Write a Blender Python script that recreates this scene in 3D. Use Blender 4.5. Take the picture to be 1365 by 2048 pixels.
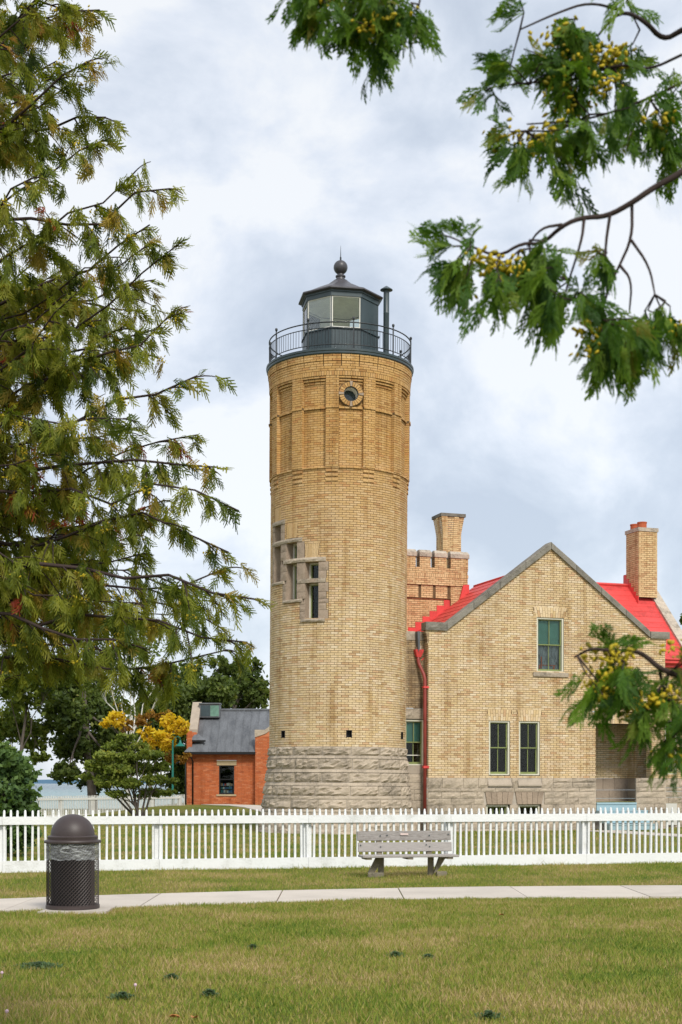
import bpy, math, random
import numpy as np
from math import radians as RAD, sin, cos, pi, sqrt
from mathutils import Vector, Matrix, noise

random.seed(7)
rng = np.random.default_rng(7)
for o in list(bpy.data.objects):
    bpy.data.objects.remove(o)
scene = bpy.context.scene
COL = scene.collection

# ---------------------------------------------------------------- camera
cam_data = bpy.data.cameras.new('camera')
cam = bpy.data.objects.new('camera', cam_data)
COL.objects.link(cam)
cam.location = (0, 0, 1.6)
cam.rotation_euler = (RAD(90), 0, 0)
cam_data.lens = 50
cam_data.sensor_width = 36
cam_data.shift_y = 0.2646
cam_data.clip_start = 0.05
cam_data.clip_end = 30000
cam_data.dof.use_dof = True
cam_data.dof.focus_distance = 44
cam_data.dof.aperture_fstop = 17
scene.camera = cam

# ---------------------------------------------------------------- daylight
SUN_EL, SUN_AZ = 44, 24          # azimuth: degrees to the right of straight behind the camera
scene.view_settings.view_transform = 'Standard'
scene.view_settings.look = 'None'
scene.view_settings.exposure = 1.0
scene.view_settings.gamma = 1
scene.view_settings.use_curve_mapping = False


def new_nodes(tree):
    tree.nodes.clear()
    def N(kind, **kw):
        n = tree.nodes.new(kind)
        for k, v in kw.items():
            if k.startswith('i_'):
                n.inputs[k[2:].replace('_', ' ')].default_value = v
            elif k.startswith('n_'):
                n.inputs[int(k[2:])].default_value = v
            else:
                setattr(n, k, v)
        return n
    return N, lambda a, b: tree.links.new(a, b)


def ramp(n, stops, interp='LINEAR'):
    cr = n.color_ramp
    cr.interpolation = interp
    while len(cr.elements) > 1:
        cr.elements.remove(cr.elements[-1])
    cr.elements[0].position = stops[0][0]
    cr.elements[0].color = tuple(stops[0][1]) + (1,)
    for p, c in stops[1:]:
        e = cr.elements.new(p)
        e.color = tuple(c) + (1,)
    return n


world = bpy.data.worlds.new('World')
scene.world = world
world.use_nodes = True
N, K = new_nodes(world.node_tree)
out = N('ShaderNodeOutputWorld')
bg = N('ShaderNodeBackground', i_Strength=0.1)
sky = N('ShaderNodeTexSky', sky_type='NISHITA')
sky.sun_disc = False
sky.sun_elevation = RAD(SUN_EL)
sky.sun_rotation = RAD(180 + SUN_AZ)
tc = N('ShaderNodeTexCoord')
mp = N('ShaderNodeMapping')
mp.inputs['Location'].default_value = (3.35, 0.0, 1.72)
mp.inputs['Scale'].default_value = (1.0, 1.0, 1.35)
K(tc.outputs['Generated'], mp.inputs['Vector'])
n1 = N('ShaderNodeTexNoise', i_Scale=6.0, i_Detail=9.0, i_Roughness=0.58, i_Distortion=0.3)
n2 = N('ShaderNodeTexNoise', i_Scale=2.1, i_Detail=3.0, i_Roughness=0.5)
K(mp.outputs[0], n1.inputs['Vector'])
K(mp.outputs[0], n2.inputs['Vector'])
ad = N('ShaderNodeMath', operation='ADD')
ml = N('ShaderNodeMath', operation='MULTIPLY', n_1=0.8)
K(n2.outputs['Fac'], ml.inputs[0])
K(n1.outputs['Fac'], ad.inputs[0])
K(ml.outputs[0], ad.inputs[1])
cl = ramp(N('ShaderNodeValToRGB'), [(0.72, (2.95, 3.28, 3.8)), (0.82, (3.5, 3.82, 4.3)),
                                    (0.90, (4.2, 4.45, 4.85)), (0.97, (4.9, 5.0, 5.1))])
K(ad.outputs[0], cl.inputs['Fac'])
mx = N('ShaderNodeMix', data_type='RGBA')
mx.inputs['Factor'].default_value = 0.12
K(cl.outputs['Color'], mx.inputs['A'])
K(sky.outputs['Color'], mx.inputs['B'])
K(mx.outputs['Result'], bg.inputs['Color'])
K(bg.outputs[0], out.inputs['Surface'])

sd = bpy.data.lights.new('sun', 'SUN')
sd.energy = 1.5
sd.angle = RAD(14)
sd.color = (1.0, 0.95, 0.87)
sun = bpy.data.objects.new('sun', sd)
COL.objects.link(sun)
# light travels away from the camera, towards +Y, coming from behind-right
az = RAD(SUN_AZ)
d = Vector((-sin(az) * cos(RAD(SUN_EL)), cos(az) * cos(RAD(SUN_EL)), -sin(RAD(SUN_EL))))
sun.rotation_euler = d.to_track_quat('-Z', 'Y').to_euler()
sun.location = (20, -20, 40)

# ---------------------------------------------------------------- helpers
def fin(o, parent=None):
    COL.objects.link(o)
    if parent is not None:
        o.parent = parent
    return o


def tag(o, label=None, cat=None, group=None, kind=None):
    if label: o['label'] = label
    if cat: o['category'] = cat
    if group: o['group'] = group
    if kind: o['kind'] = kind
    return o


def thing(name, label, cat, loc=(0, 0, 0), rotz=0.0, group=None):
    o = bpy.data.objects.new(name, None)
    o.empty_display_size = 0.3
    o.location = loc
    o.rotation_euler = (0, 0, rotz)
    COL.objects.link(o)
    return tag(o, label, cat, group)


class MB:
    """collects quads, boxes and tubes; build() links them as one mesh object"""
    def __init__(s):
        s.v = []; s.f = []; s.t = []; s.m = []; s.tt = 0.0; s.mi = 0
    def face(s, pts):
        b = len(s.v)
        s.v += [tuple(p) for p in pts]
        s.f.append(tuple(range(b, b + len(pts))))
        s.t.append(s.tt); s.m.append(s.mi)
    def raw(s, vs, fs):
        b = len(s.v)
        s.v += [tuple(p) for p in vs]
        for f in fs:
            s.f.append(tuple(b + i for i in f)); s.t.append(s.tt); s.m.append(s.mi)
    def box(s, x0, x1, y0, y1, z0, z1, mat=None):
        vs = [(x0, y0, z0), (x1, y0, z0), (x1, y1, z0), (x0, y1, z0),
              (x0, y0, z1), (x1, y0, z1), (x1, y1, z1), (x0, y1, z1)]
        if mat is not None: vs = [mat @ Vector(v) for v in vs]
        s.raw(vs, [(0, 3, 2, 1), (4, 5, 6, 7), (0, 1, 5, 4), (1, 2, 6, 5), (2, 3, 7, 6), (3, 0, 4, 7)])
    def block(s, M, u0, u1, z0, z1, d0, d1, nu=1, back=False):
        """box in wall space: M(u, z, d)"""
        vs = []
        for i in range(nu + 1):
            u = u0 + (u1 - u0) * i / nu
            vs += [M(u, z0, d1), M(u, z1, d1), M(u, z1, d0), M(u, z0, d0)]
        fs = []
        for i in range(nu):
            a = 4 * i; b = a + 4
            fs += [(a, b, b + 1, a + 1), (a + 1, b + 1, b + 2, a + 2), (a + 3, b + 3, b, a)]
            if back: fs.append((a + 2, b + 2, b + 3, a + 3))
        e = 4 * nu
        fs += [(0, 1, 2, 3), (e + 3, e + 2, e + 1, e)]
        s.raw(vs, fs)
    def prism(s, poly, a, b):
        """polygon poly of 3-D points swept from offset a to offset b"""
        n = len(poly); A = Vector(a); B = Vector(b)
        vs = [Vector(p) + A for p in poly] + [Vector(p) + B for p in poly]
        fs = [tuple(range(n))[::-1], tuple(range(n, 2 * n))]
        for i in range(n):
            j = (i + 1) % n
            fs.append((i, j, n + j, n + i))
        s.raw(vs, fs)
    def tube(s, pts, rads, n=6, cap=True):
        pts = [Vector(p) for p in pts]
        if not isinstance(rads, (list, tuple)): rads = [rads] * len(pts)
        rings = []
        prev = None
        for i, p in enumerate(pts):
            t = (pts[min(i + 1, len(pts) - 1)] - pts[max(i - 1, 0)])
            if t.length < 1e-9: t = Vector((0, 0, 1))
            t.normalize()
            a = prev if prev is not None else (Vector((0, 0, 1)) if abs(t.z) < 0.9 else Vector((1, 0, 0)))
            a = (a - t * a.dot(t))
            if a.length < 1e-6: a = t.orthogonal()
            a.normalize(); prev = a
            b = t.cross(a)
            rings.append([p + (a * cos(2 * pi * k / n) + b * sin(2 * pi * k / n)) * rads[i] for k in range(n)])
        vs = [q for r in rings for q in r]
        fs = []
        for i in range(len(pts) - 1):
            for k in range(n):
                k2 = (k + 1) % n
                fs.append((i * n + k, i * n + k2, (i + 1) * n + k2, (i + 1) * n + k))
        if cap:
            fs.append(tuple(range(n))[::-1]); fs.append(tuple((len(pts) - 1) * n + k for k in range(n)))
        s.raw(vs, fs)
    def lathe(s, prof, n=32, c=(0, 0), ph=0.0, a0=0.0, a1=2 * pi, closed=True):
        m = n if closed else n + 1
        vs = []
        for r, z in prof:
            for k in range(m):
                a = a0 + (a1 - a0) * k / n + ph
                vs.append((c[0] + r * sin(a), c[1] - r * cos(a), z))
        fs = []
        for i in range(len(prof) - 1):
            for k in range(n):
                k2 = (k + 1) % m
                fs.append((i * m + k, i * m + k2, (i + 1) * m + k2, (i + 1) * m + k))
        s.raw(vs, fs)
    def build(s, name, mat, parent=None, smooth=False, loc=None, tint=False):
        me = bpy.data.meshes.new(name)
        me.from_pydata(s.v, [], s.f)
        for m in (mat if isinstance(mat, (list, tuple)) else [mat]):
            me.materials.append(m)
        if isinstance(mat, (list, tuple)):
            me.polygons.foreach_set('material_index', s.m)
        if tint:
            at = me.attributes.new('tint', 'FLOAT', 'FACE')
            at.data.foreach_set('value', s.t)
        if smooth:
            me.polygons.foreach_set('use_smooth', [True] * len(me.polygons))
            if smooth != 'all':
                me.set_sharp_from_angle(angle=RAD(40))
        me.update()
        o = bpy.data.objects.new(name, me)
        if loc is not None: o.location = loc
        return fin(o, parent)


def np_mesh(name, verts, faces, mat, parent=None, tint=None):
    """verts (n,3) float array, faces (m,k) int array, tint per face"""
    me = bpy.data.meshes.new(name)
    k = faces.shape[1]
    me.vertices.add(len(verts)); me.vertices.foreach_set('co', verts.astype(np.float32).ravel())
    me.loops.add(faces.size); me.loops.foreach_set('vertex_index', faces.astype(np.int32).ravel())
    me.polygons.add(len(faces))
    me.polygons.foreach_set('loop_start', np.arange(0, faces.size, k, dtype=np.int32))
    me.materials.append(mat)
    if tint is not None:
        at = me.attributes.new('tint', 'FLOAT', 'FACE')
        at.data.foreach_set('value', tint.astype(np.float32))
    me.update(calc_edges=True)
    o = bpy.data.objects.new(name, me)
    return fin(o, parent)

# ---------------------------------------------------------------- materials
def mat_new(name):
    m = bpy.data.materials.new(name)
    m.use_nodes = True
    N, K = new_nodes(m.node_tree)
    out = N('ShaderNodeOutputMaterial')
    return m, N, K, out


def plain(name, c, rough=0.6, metal=0.0, var=0.12, vscale=3.0, bump=0.0, bscale=40.0, c2=None, spec=0.3, fine=60.0, stretch=None, coat=0.0):
    """one base colour with uneven wear over it"""
    m, N, K, out = mat_new(name)
    b = N('ShaderNodeBsdfPrincipled', i_Roughness=rough, i_Metallic=metal)
    b.inputs['Specular IOR Level'].default_value = spec
    b.inputs['Coat Weight'].default_value = coat
    g = N('ShaderNodeNewGeometry')
    src = g.outputs['Position']
    if stretch:
        mp = N('ShaderNodeMapping'); mp.inputs['Scale'].default_value = stretch
        K(src, mp.inputs['Vector']); src = mp.outputs[0]
    n1 = N('ShaderNodeTexNoise', i_Scale=vscale, i_Detail=5.0, i_Roughness=0.6)
    n2 = N('ShaderNodeTexNoise', i_Scale=fine, i_Detail=2.0)
    K(src, n1.inputs['Vector']); K(src, n2.inputs['Vector'])
    oi = N('ShaderNodeObjectInfo')
    a = N('ShaderNodeMath', operation='MULTIPLY_ADD', n_1=0.45); K(n2.outputs['Fac'], a.inputs[0]); K(n1.outputs['Fac'], a.inputs[2])
    a2 = N('ShaderNodeMath', operation='MULTIPLY_ADD', n_1=0.22); K(oi.outputs['Random'], a2.inputs[0]); K(a.outputs[0], a2.inputs[2])
    cc = c2 or tuple(x * (1 - 2.2 * var) for x in c)
    hi = tuple(min(1, x * (1 + var)) for x in c)
    r = ramp(N('ShaderNodeValToRGB'), [(0.45, cc), (0.78, c), (1.05 if False else 1.0, hi)])
    K(a2.outputs[0], r.inputs['Fac'])
    K(r.outputs['Color'], b.inputs['Base Color'])
    if bump:
        n3 = N('ShaderNodeTexNoise', i_Scale=bscale, i_Detail=4.0)
        K(src, n3.inputs['Vector'])
        bp = N('ShaderNodeBump', i_Strength=bump, i_Distance=0.02)
        K(n3.outputs['Fac'], bp.inputs['Height']); K(bp.outputs[0], b.inputs['Normal'])
    K(b.outputs[0], out.inputs['Surface'])
    return m


def brick_mat(name, stops, stain=(0.30, 0.20, 0.11), stain_amt=0.35, high=None):
    m, N, K, out = mat_new(name)
    b = N('ShaderNodeBsdfPrincipled', i_Roughness=0.75)
    b.inputs['Specular IOR Level'].default_value = 0.25
    g = N('ShaderNodeNewGeometry')
    at = N('ShaderNodeAttribute', attribute_name='tint')
    oi = N('ShaderNodeObjectInfo')
    s = N('ShaderNodeMath', operation='ADD'); K(at.outputs['Fac'], s.inputs[0]); K(oi.outputs['Random'], s.inputs[1])
    fr = N('ShaderNodeMath', operation='FRACT'); K(s.outputs[0], fr.inputs[0])
    r = ramp(N('ShaderNodeValToRGB'), stops); K(fr.outputs[0], r.inputs['Fac'])
    col = r.outputs['Color']
    if high:
        # golden soot-and-lime weathering that the bricks carry higher up
        sx = N('ShaderNodeSeparateXYZ'); K(g.outputs['Position'], sx.inputs[0])
        mr = N('ShaderNodeMapRange', n_1=high[0], n_2=high[1]); K(sx.outputs['Z'], mr.inputs[0])
        mx = N('ShaderNodeMix', data_type='RGBA', blend_type='MULTIPLY')
        mx.inputs['B'].default_value = tuple(high[2]) + (1,)
        K(mr.outputs[0], mx.inputs['Factor']); K(col, mx.inputs['A']); col = mx.outputs['Result']
    n1 = N('ShaderNodeTexNoise', i_Scale=0.9, i_Detail=6.0, i_Roughness=0.65); K(g.outputs['Position'], n1.inputs['Vector'])
    r1 = ramp(N('ShaderNodeValToRGB'), [(0.47, (0, 0, 0)), (0.75, (stain_amt,) * 3)]); K(n1.outputs['Fac'], r1.inputs['Fac'])
    m1 = N('ShaderNodeMix', data_type='RGBA'); m1.inputs['B'].default_value = tuple(stain) + (1,)
    K(r1.outputs['Color'], m1.inputs['Factor']); K(col, m1.inputs['A'])
    smp = N('ShaderNodeMapping'); smp.inputs['Scale'].default_value = (2.6, 2.6, 0.22); K(g.outputs['Position'], smp.inputs['Vector'])
    n4 = N('ShaderNodeTexNoise', i_Scale=1.6, i_Detail=5.0, i_Roughness=0.6); K(smp.outputs[0], n4.inputs['Vector'])
    r4 = ramp(N('ShaderNodeValToRGB'), [(0.33, (0.77, 0.70, 0.60)), (0.49, (1, 1, 1)), (0.70, (1.06, 1.06, 1.07))]); K(n4.outputs['Fac'], r4.inputs['Fac'])
    m4 = N('ShaderNodeMix', data_type='RGBA', blend_type='MULTIPLY'); m4.inputs['Factor'].default_value = 1
    K(m1.outputs['Result'], m4.inputs['A']); K(r4.outputs['Color'], m4.inputs['B']); m1 = m4
    n2 = N('ShaderNodeTexNoise', i_Scale=28.0, i_Detail=4.0, i_Roughness=0.7); K(g.outputs['Position'], n2.inputs['Vector'])
    r2 = ramp(N('ShaderNodeValToRGB'), [(0.3, (0.74, 0.70, 0.66)), (0.52, (1, 1, 1)), (0.75, (1.12, 1.12, 1.1))]); K(n2.outputs['Fac'], r2.inputs['Fac'])
    m2 = N('ShaderNodeMix', data_type='RGBA', blend_type='MULTIPLY'); m2.inputs['Factor'].default_value = 1
    K(m1.outputs['Result'], m2.inputs['A']); K(r2.outputs['Color'], m2.inputs['B'])
    K(m2.outputs['Result'], b.inputs['Base Color'])
    bp = N('ShaderNodeBump', i_Strength=0.35, i_Distance=0.01)
    K(n2.outputs['Fac'], bp.inputs['Height']); K(bp.outputs[0], b.inputs['Normal'])
    K(b.outputs[0], out.inputs['Surface'])
    return m


def foliage_mat(name, stops, trans=0.35, rough=0.55):
    m, N, K, out = mat_new(name)
    at = N('ShaderNodeAttribute', attribute_name='tint')
    g = N('ShaderNodeNewGeometry')
    n = N('ShaderNodeTexNoise', i_Scale=1.1, i_Detail=3.0); K(g.outputs['Position'], n.inputs['Vector'])
    a = N('ShaderNodeMath', operation='MULTIPLY_ADD', n_1=0.35, n_2=-0.17); K(n.outputs['Fac'], a.inputs[0])
    s = N('ShaderNodeMath', operation='ADD'); K(at.outputs['Fac'], s.inputs[0]); K(a.outputs[0], s.inputs[1])
    r = ramp(N('ShaderNodeValToRGB'), stops); K(s.outputs[0], r.inputs['Fac'])
    b = N('ShaderNodeBsdfPrincipled', i_Roughness=rough); b.inputs['Specular IOR Level'].default_value = 0.25
    t = N('ShaderNodeBsdfTranslucent')
    hs = N('ShaderNodeMix', data_type='RGBA', blend_type='MULTIPLY'); hs.inputs['Factor'].default_value = 1
    hs.inputs['B'].default_value = (1.3, 1.35, 0.6, 1)
    K(r.outputs['Color'], hs.inputs['A'])
    K(r.outputs['Color'], b.inputs['Base Color']); K(hs.outputs['Result'], t.inputs['Color'])
    x = N('ShaderNodeMixShader', n_0=trans); K(b.outputs[0], x.inputs[1]); K(t.outputs[0], x.inputs[2])
    K(x.outputs[0], out.inputs['Surface'])
    return m


def glass_mat(name, tint=(0.9, 0.95, 0.93), refl=0.25):
    m, N, K, out = mat_new(name)
    t = N('ShaderNodeBsdfTransparent'); t.inputs['Color'].default_value = tuple(tint) + (1,)
    gl = N('ShaderNodeBsdfGlossy', i_Roughness=0.03)
    f = N('ShaderNodeFresnel', i_IOR=1.5)
    a = N('ShaderNodeMath', operation='MULTIPLY_ADD', n_1=1.0, n_2=refl - 0.04); a.use_clamp = True
    K(f.outputs[0], a.inputs[0])
    x = N('ShaderNodeMixShader'); K(a.outputs[0], x.inputs[0]); K(t.outputs[0], x.inputs[1]); K(gl.outputs[0], x.inputs[2])
    K(x.outputs[0], out.inputs['Surface'])
    return m


BUFF = [(0.0, (0.63, 0.47, 0.26)), (0.18, (0.68, 0.52, 0.30)), (0.36, (0.71, 0.56, 0.36)), (0.52, (0.66, 0.49, 0.26)),
        (0.66, (0.68, 0.51, 0.33)), (0.78, (0.75, 0.62, 0.43)), (0.90, (0.57, 0.40, 0.21)), (0.96, (0.62, 0.40, 0.23)), (1.0, (0.46, 0.31, 0.16))]
M_BRICK_T = brick_mat('buff_tower_brick', BUFF, stain=(0.36, 0.24, 0.12), stain_amt=0.4, high=(6.5, 12.2, (0.79, 0.62, 0.385)))
M_BRICK_H = brick_mat('buff_house_brick', BUFF, stain=(0.34, 0.22, 0.12), stain_amt=0.42)
M_BRICK_C = brick_mat('orange_chimney_brick', [(0, (0.68, 0.48, 0.25)), (0.4, (0.72, 0.53, 0.29)), (0.8, (0.65, 0.43, 0.22)), (1, (0.52, 0.31, 0.16))], stain_amt=0.2)
M_BRICK_D = brick_mat('dark_mottled_brick', [(0, (0.34, 0.24, 0.14)), (0.4, (0.45, 0.33, 0.19)), (0.7, (0.26, 0.18, 0.11)), (1, (0.52, 0.41, 0.25))], stain=(0.10, 0.075, 0.05), stain_amt=0.85)  # darker, strongly mottled brick for the recess and corbels
M_BRICK_R = brick_mat('orange_red_brick', [(0, (0.50, 0.135, 0.045)), (0.3, (0.56, 0.165, 0.06)), (0.6, (0.46, 0.115, 0.04)), (0.85, (0.60, 0.22, 0.10)), (1, (0.36, 0.09, 0.035))], stain=(0.35, 0.12, 0.06), stain_amt=0.3)
M_MORTAR = plain('brown_mortar', (0.13, 0.085, 0.042), 0.9, var=0.25)
M_MORTAR_D = plain('dark_mortar', (0.10, 0.07, 0.04), 0.9, var=0.25)  # darker tone of the brown mortar
M_MORTAR_R = plain('red_mortar', (0.36, 0.13, 0.06), 0.9, var=0.2)
M_MORTAR_S = plain('pale_stone_mortar', (0.42, 0.37, 0.31), 0.9, var=0.2)
M_STONE = plain('grey_limestone', (0.385, 0.32, 0.245), 0.88, var=0.26, vscale=2.2, bump=1.0, bscale=11, fine=16, c2=(0.13, 0.11, 0.085))
M_STONE_P = plain('pinkish_stone', (0.335, 0.26, 0.195), 0.85, var=0.15, vscale=2.5, bump=0.7, bscale=18, fine=25)
M_STONE_L = plain('smooth_pale_stone', (0.40, 0.335, 0.265), 0.8, var=0.10, bump=0.3, bscale=30)
M_COPING = plain('dark_coping_stone', (0.20, 0.185, 0.155), 0.9, var=0.3, vscale=4, bump=0.9, bscale=18, c2=(0.075, 0.068, 0.055), fine=30)
M_COPING_L = plain('lichen_coping_stone', (0.42, 0.36, 0.29), 0.9, var=0.3, vscale=5, bump=0.8, bscale=20, c2=(0.09, 0.075, 0.06), fine=24)
M_RED = plain('red_roof_paint', (0.62, 0.06, 0.055), 0.5, var=0.16, vscale=2.5, fine=14, spec=0.4, c2=(0.36, 0.035, 0.03))
M_REDPIPE = plain('faded_red_pipe_paint', (0.27, 0.05, 0.04), 0.45, var=0.15, spec=0.4)
M_IRON = plain('dark_slate_green_paint', (0.035, 0.055, 0.062), 0.42, var=0.2, spec=0.5)
M_IRONK = plain('black_rail_paint', (0.018, 0.022, 0.025), 0.4, var=0.1, spec=0.5)
M_LROOF = plain('weathered_lantern_roof', (0.055, 0.052, 0.058), 0.42, var=0.25, vscale=6, spec=0.5, c2=(0.04, 0.042, 0.045))
M_CREAM = plain('cream_paint', (0.62, 0.60, 0.49), 0.5, var=0.08)
M_OFFW = plain('offwhite_paint', (0.74, 0.72, 0.64), 0.5, var=0.06)
M_GREEN = plain('olive_green_sash_paint', (0.20, 0.235, 0.085), 0.5, var=0.12)
M_WHITE = plain('white_fence_paint', (0.78, 0.79, 0.79), 0.5, var=0.03, vscale=3.0, bump=0.3, bscale=25, c2=(0.50, 0.50, 0.46))
M_WHITE2 = plain('greyed_white_paint', (0.62, 0.61, 0.57), 0.6, var=0.08)
M_DARK = plain('dark_interior', (0.012, 0.012, 0.012), 0.9, var=0.1)
M_TEAL = plain('teal_roller_blind', (0.14, 0.33, 0.28), 0.6, var=0.08)
M_LACE = plain('pale_lace_curtain', (0.34, 0.36, 0.40), 0.8, var=0.4, vscale=9, c2=(0.03, 0.03, 0.04), stretch=(1, 1, .35))
M_BLUE = plain('pale_blue_step_paint', (0.30, 0.43, 0.48), 0.5, var=0.06)
M_BLACK = plain('black_metal', (0.012, 0.012, 0.013), 0.5)
M_COPPER = plain('oxidised_copper_roof', (0.115, 0.122, 0.132), 0.55, var=0.35, vscale=1.1, spec=0.35, c2=(0.05, 0.055, 0.065), stretch=(2.2, 1, .45), fine=9)
M_VERDI = plain('green_copper_patina', (0.14, 0.26, 0.20), 0.55, var=0.2, vscale=5)
M_TAN = plain('tan_dressed_stone', (0.42, 0.33, 0.20), 0.8, var=0.1)
M_BARKR = plain('reddish_cedar_bark', (0.085, 0.055, 0.042), 0.9, var=0.3, bump=0.4)
M_TWIG = plain('dark_twig_bark', (0.042, 0.028, 0.024), 0.9, var=0.3)
M_BARK = plain('grey_bark', (0.12, 0.10, 0.085), 0.9, var=0.3, bump=0.4)
M_BIRCH = plain('white_birch_bark', (0.62, 0.60, 0.55), 0.8, var=0.2, vscale=5, c2=(0.25, 0.23, 0.20))
M_WOOD = plain('silvered_bench_wood', (0.345, 0.32, 0.30), 0.8, var=0.2, vscale=6, bump=0.5, bscale=30, stretch=(0.6, 6, 14), c2=(0.16, 0.14, 0.125), fine=20)
M_WOODD = plain('dark_bench_timber', (0.20, 0.175, 0.125), 0.85, var=0.3, vscale=6, bump=0.5, bscale=30, c2=(0.07, 0.06, 0.042))  # darker than the slats, for posts, legs and braces
M_CONC = plain('pale_concrete', (0.52, 0.465, 0.40), 0.85, var=0.10, vscale=1.2, bump=0.25, bscale=60, fine=40)
M_CAN = plain('brown_powder_coat', (0.045, 0.032, 0.030), 0.5, var=0.12, spec=0.5)
M_CANIN = plain('black_bin_liner', (0.008, 0.008, 0.009), 0.5)
M_TEALP = plain('green_lamp_paint', (0.015, 0.15, 0.12), 0.45)
M_CLAY = plain('red_clay_pot', (0.48, 0.11, 0.045), 0.7)
M_PLAQ = plain('pale_plaque', (0.62, 0.50, 0.46), 0.5)
M_SAND = plain('beach_sand', (0.48, 0.42, 0.33), 0.9)
M_GLASS = glass_mat('window_glass', refl=0.02)
M_GLASSL = glass_mat('lantern_glass', (0.96, 0.98, 0.95), refl=0.03)
M_CEIL = plain('cream_lantern_ceiling', (0.85, 0.84, 0.77), 0.6, var=0.15, vscale=2.5)

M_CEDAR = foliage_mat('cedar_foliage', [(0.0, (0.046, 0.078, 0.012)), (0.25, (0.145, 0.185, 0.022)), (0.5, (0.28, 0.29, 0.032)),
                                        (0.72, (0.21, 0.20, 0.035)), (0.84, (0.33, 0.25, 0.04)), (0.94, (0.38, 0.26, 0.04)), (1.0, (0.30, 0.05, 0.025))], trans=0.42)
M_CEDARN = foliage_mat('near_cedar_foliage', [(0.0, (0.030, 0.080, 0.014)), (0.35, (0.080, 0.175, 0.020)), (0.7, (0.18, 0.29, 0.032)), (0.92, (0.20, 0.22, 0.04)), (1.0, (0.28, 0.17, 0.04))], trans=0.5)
M_CONES = foliage_mat('yellow_seed_cones', [(0.0, (0.22, 0.19, 0.02)), (0.4, (0.50, 0.39, 0.022)), (0.7, (0.56, 0.43, 0.025)), (1.0, (0.66, 0.50, 0.03))], trans=0.15)
M_LEAFD = foliage_mat('dark_broad_leaves', [(0.0, (0.040, 0.066, 0.018)), (0.5, (0.105, 0.145, 0.032)), (0.85, (0.18, 0.22, 0.05)), (1.0, (0.22, 0.22, 0.06))])
M_LEAFM = foliage_mat('mid_green_leaves', [(0.0, (0.07, 0.11, 0.022)), (0.5, (0.18, 0.23, 0.038)), (0.85, (0.29, 0.32, 0.06)), (1.0, (0.30, 0.28, 0.07))])
M_LEAFY = foliage_mat('yellow_autumn_leaves', [(0.0, (0.36, 0.18, 0.02)), (0.3, (0.58, 0.38, 0.02)), (0.6, (0.68, 0.49, 0.025)), (1.0, (0.80, 0.64, 0.05))], trans=0.4)
M_LEAFO = foliage_mat('bronze_autumn_leaves', [(0.0, (0.20, 0.09, 0.02)), (0.5, (0.33, 0.18, 0.03)), (1.0, (0.42, 0.28, 0.05))])
M_VINE = foliage_mat('shrub_leaves', [(0.0, (0.045, 0.09, 0.034)), (0.5, (0.12, 0.20, 0.055)), (1.0, (0.18, 0.25, 0.08))])
M_WEED = foliage_mat('weed_leaves', [(0.0, (0.06, 0.11, 0.05)), (0.5, (0.11, 0.18, 0.075)), (1.0, (0.17, 0.25, 0.11))])
# ================================================================= ground, path, water
def sstep(a, b, x):
    t = min(1, max(0, (x - a) / (b - a)))
    return t * t * (3 - 2 * t)


def ground_z(x, y):
    z = 0.02 * sin(x * 0.9 + 1.3) * sin(y * 0.7) * sstep(30, 24, y) * 0.5
    z += 0.46 * sstep(-13.5, -8.5, x) * sstep(48, 72, y)
    z -= 2.4 * sstep(88, 118, y)
    return z


def far_edge(x): return 21.2 + 0.27 * x - 0.024 * x * x
def near_edge(x): return 19.12 + 0.27 * x - 0.026 * x * x


def lawn_mat():
    m, N, K, out = mat_new('lawn_soil_and_grass')
    g = N('ShaderNodeNewGeometry')
    n1 = N('ShaderNodeTexNoise', i_Scale=0.55, i_Detail=6.0, i_Roughness=0.62)
    n2 = N('ShaderNodeTexNoise', i_Scale=26.0, i_Detail=5.0, i_Roughness=0.7)
    K(g.outputs['Position'], n1.inputs['Vector']); K(g.outputs['Position'], n2.inputs['Vector'])
    r1 = ramp(N('ShaderNodeValToRGB'), [(0.36, (0.11, 0.145, 0.024)), (0.52, (0.18, 0.175, 0.04)), (0.66, (0.28, 0.215, 0.085))])
    K(n1.outputs['Fac'], r1.inputs['Fac'])
    r2 = ramp(N('ShaderNodeValToRGB'), [(0.3, (0.45, 0.5, 0.42)), (0.6, (1.1, 1.1, 1.1))]); K(n2.outputs['Fac'], r2.inputs['Fac'])
    mx = N('ShaderNodeMix', data_type='RGBA', blend_type='MULTIPLY'); mx.inputs['Factor'].default_value = 1
    K(r1.outputs['Color'], mx.inputs['A']); K(r2.outputs['Color'], mx.inputs['B'])
    b = N('ShaderNodeBsdfPrincipled', i_Roughness=0.95); b.inputs['Specular IOR Level'].default_value = 0.1
    K(mx.outputs['Result'], b.inputs['Base Color'])
    bp = N('ShaderNodeBump', i_Strength=0.8, i_Distance=0.04); K(n2.outputs['Fac'], bp.inputs['Height']); K(bp.outputs[0], b.inputs['Normal'])
    K(b.outputs[0], out.inputs['Surface'])
    return m


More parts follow.
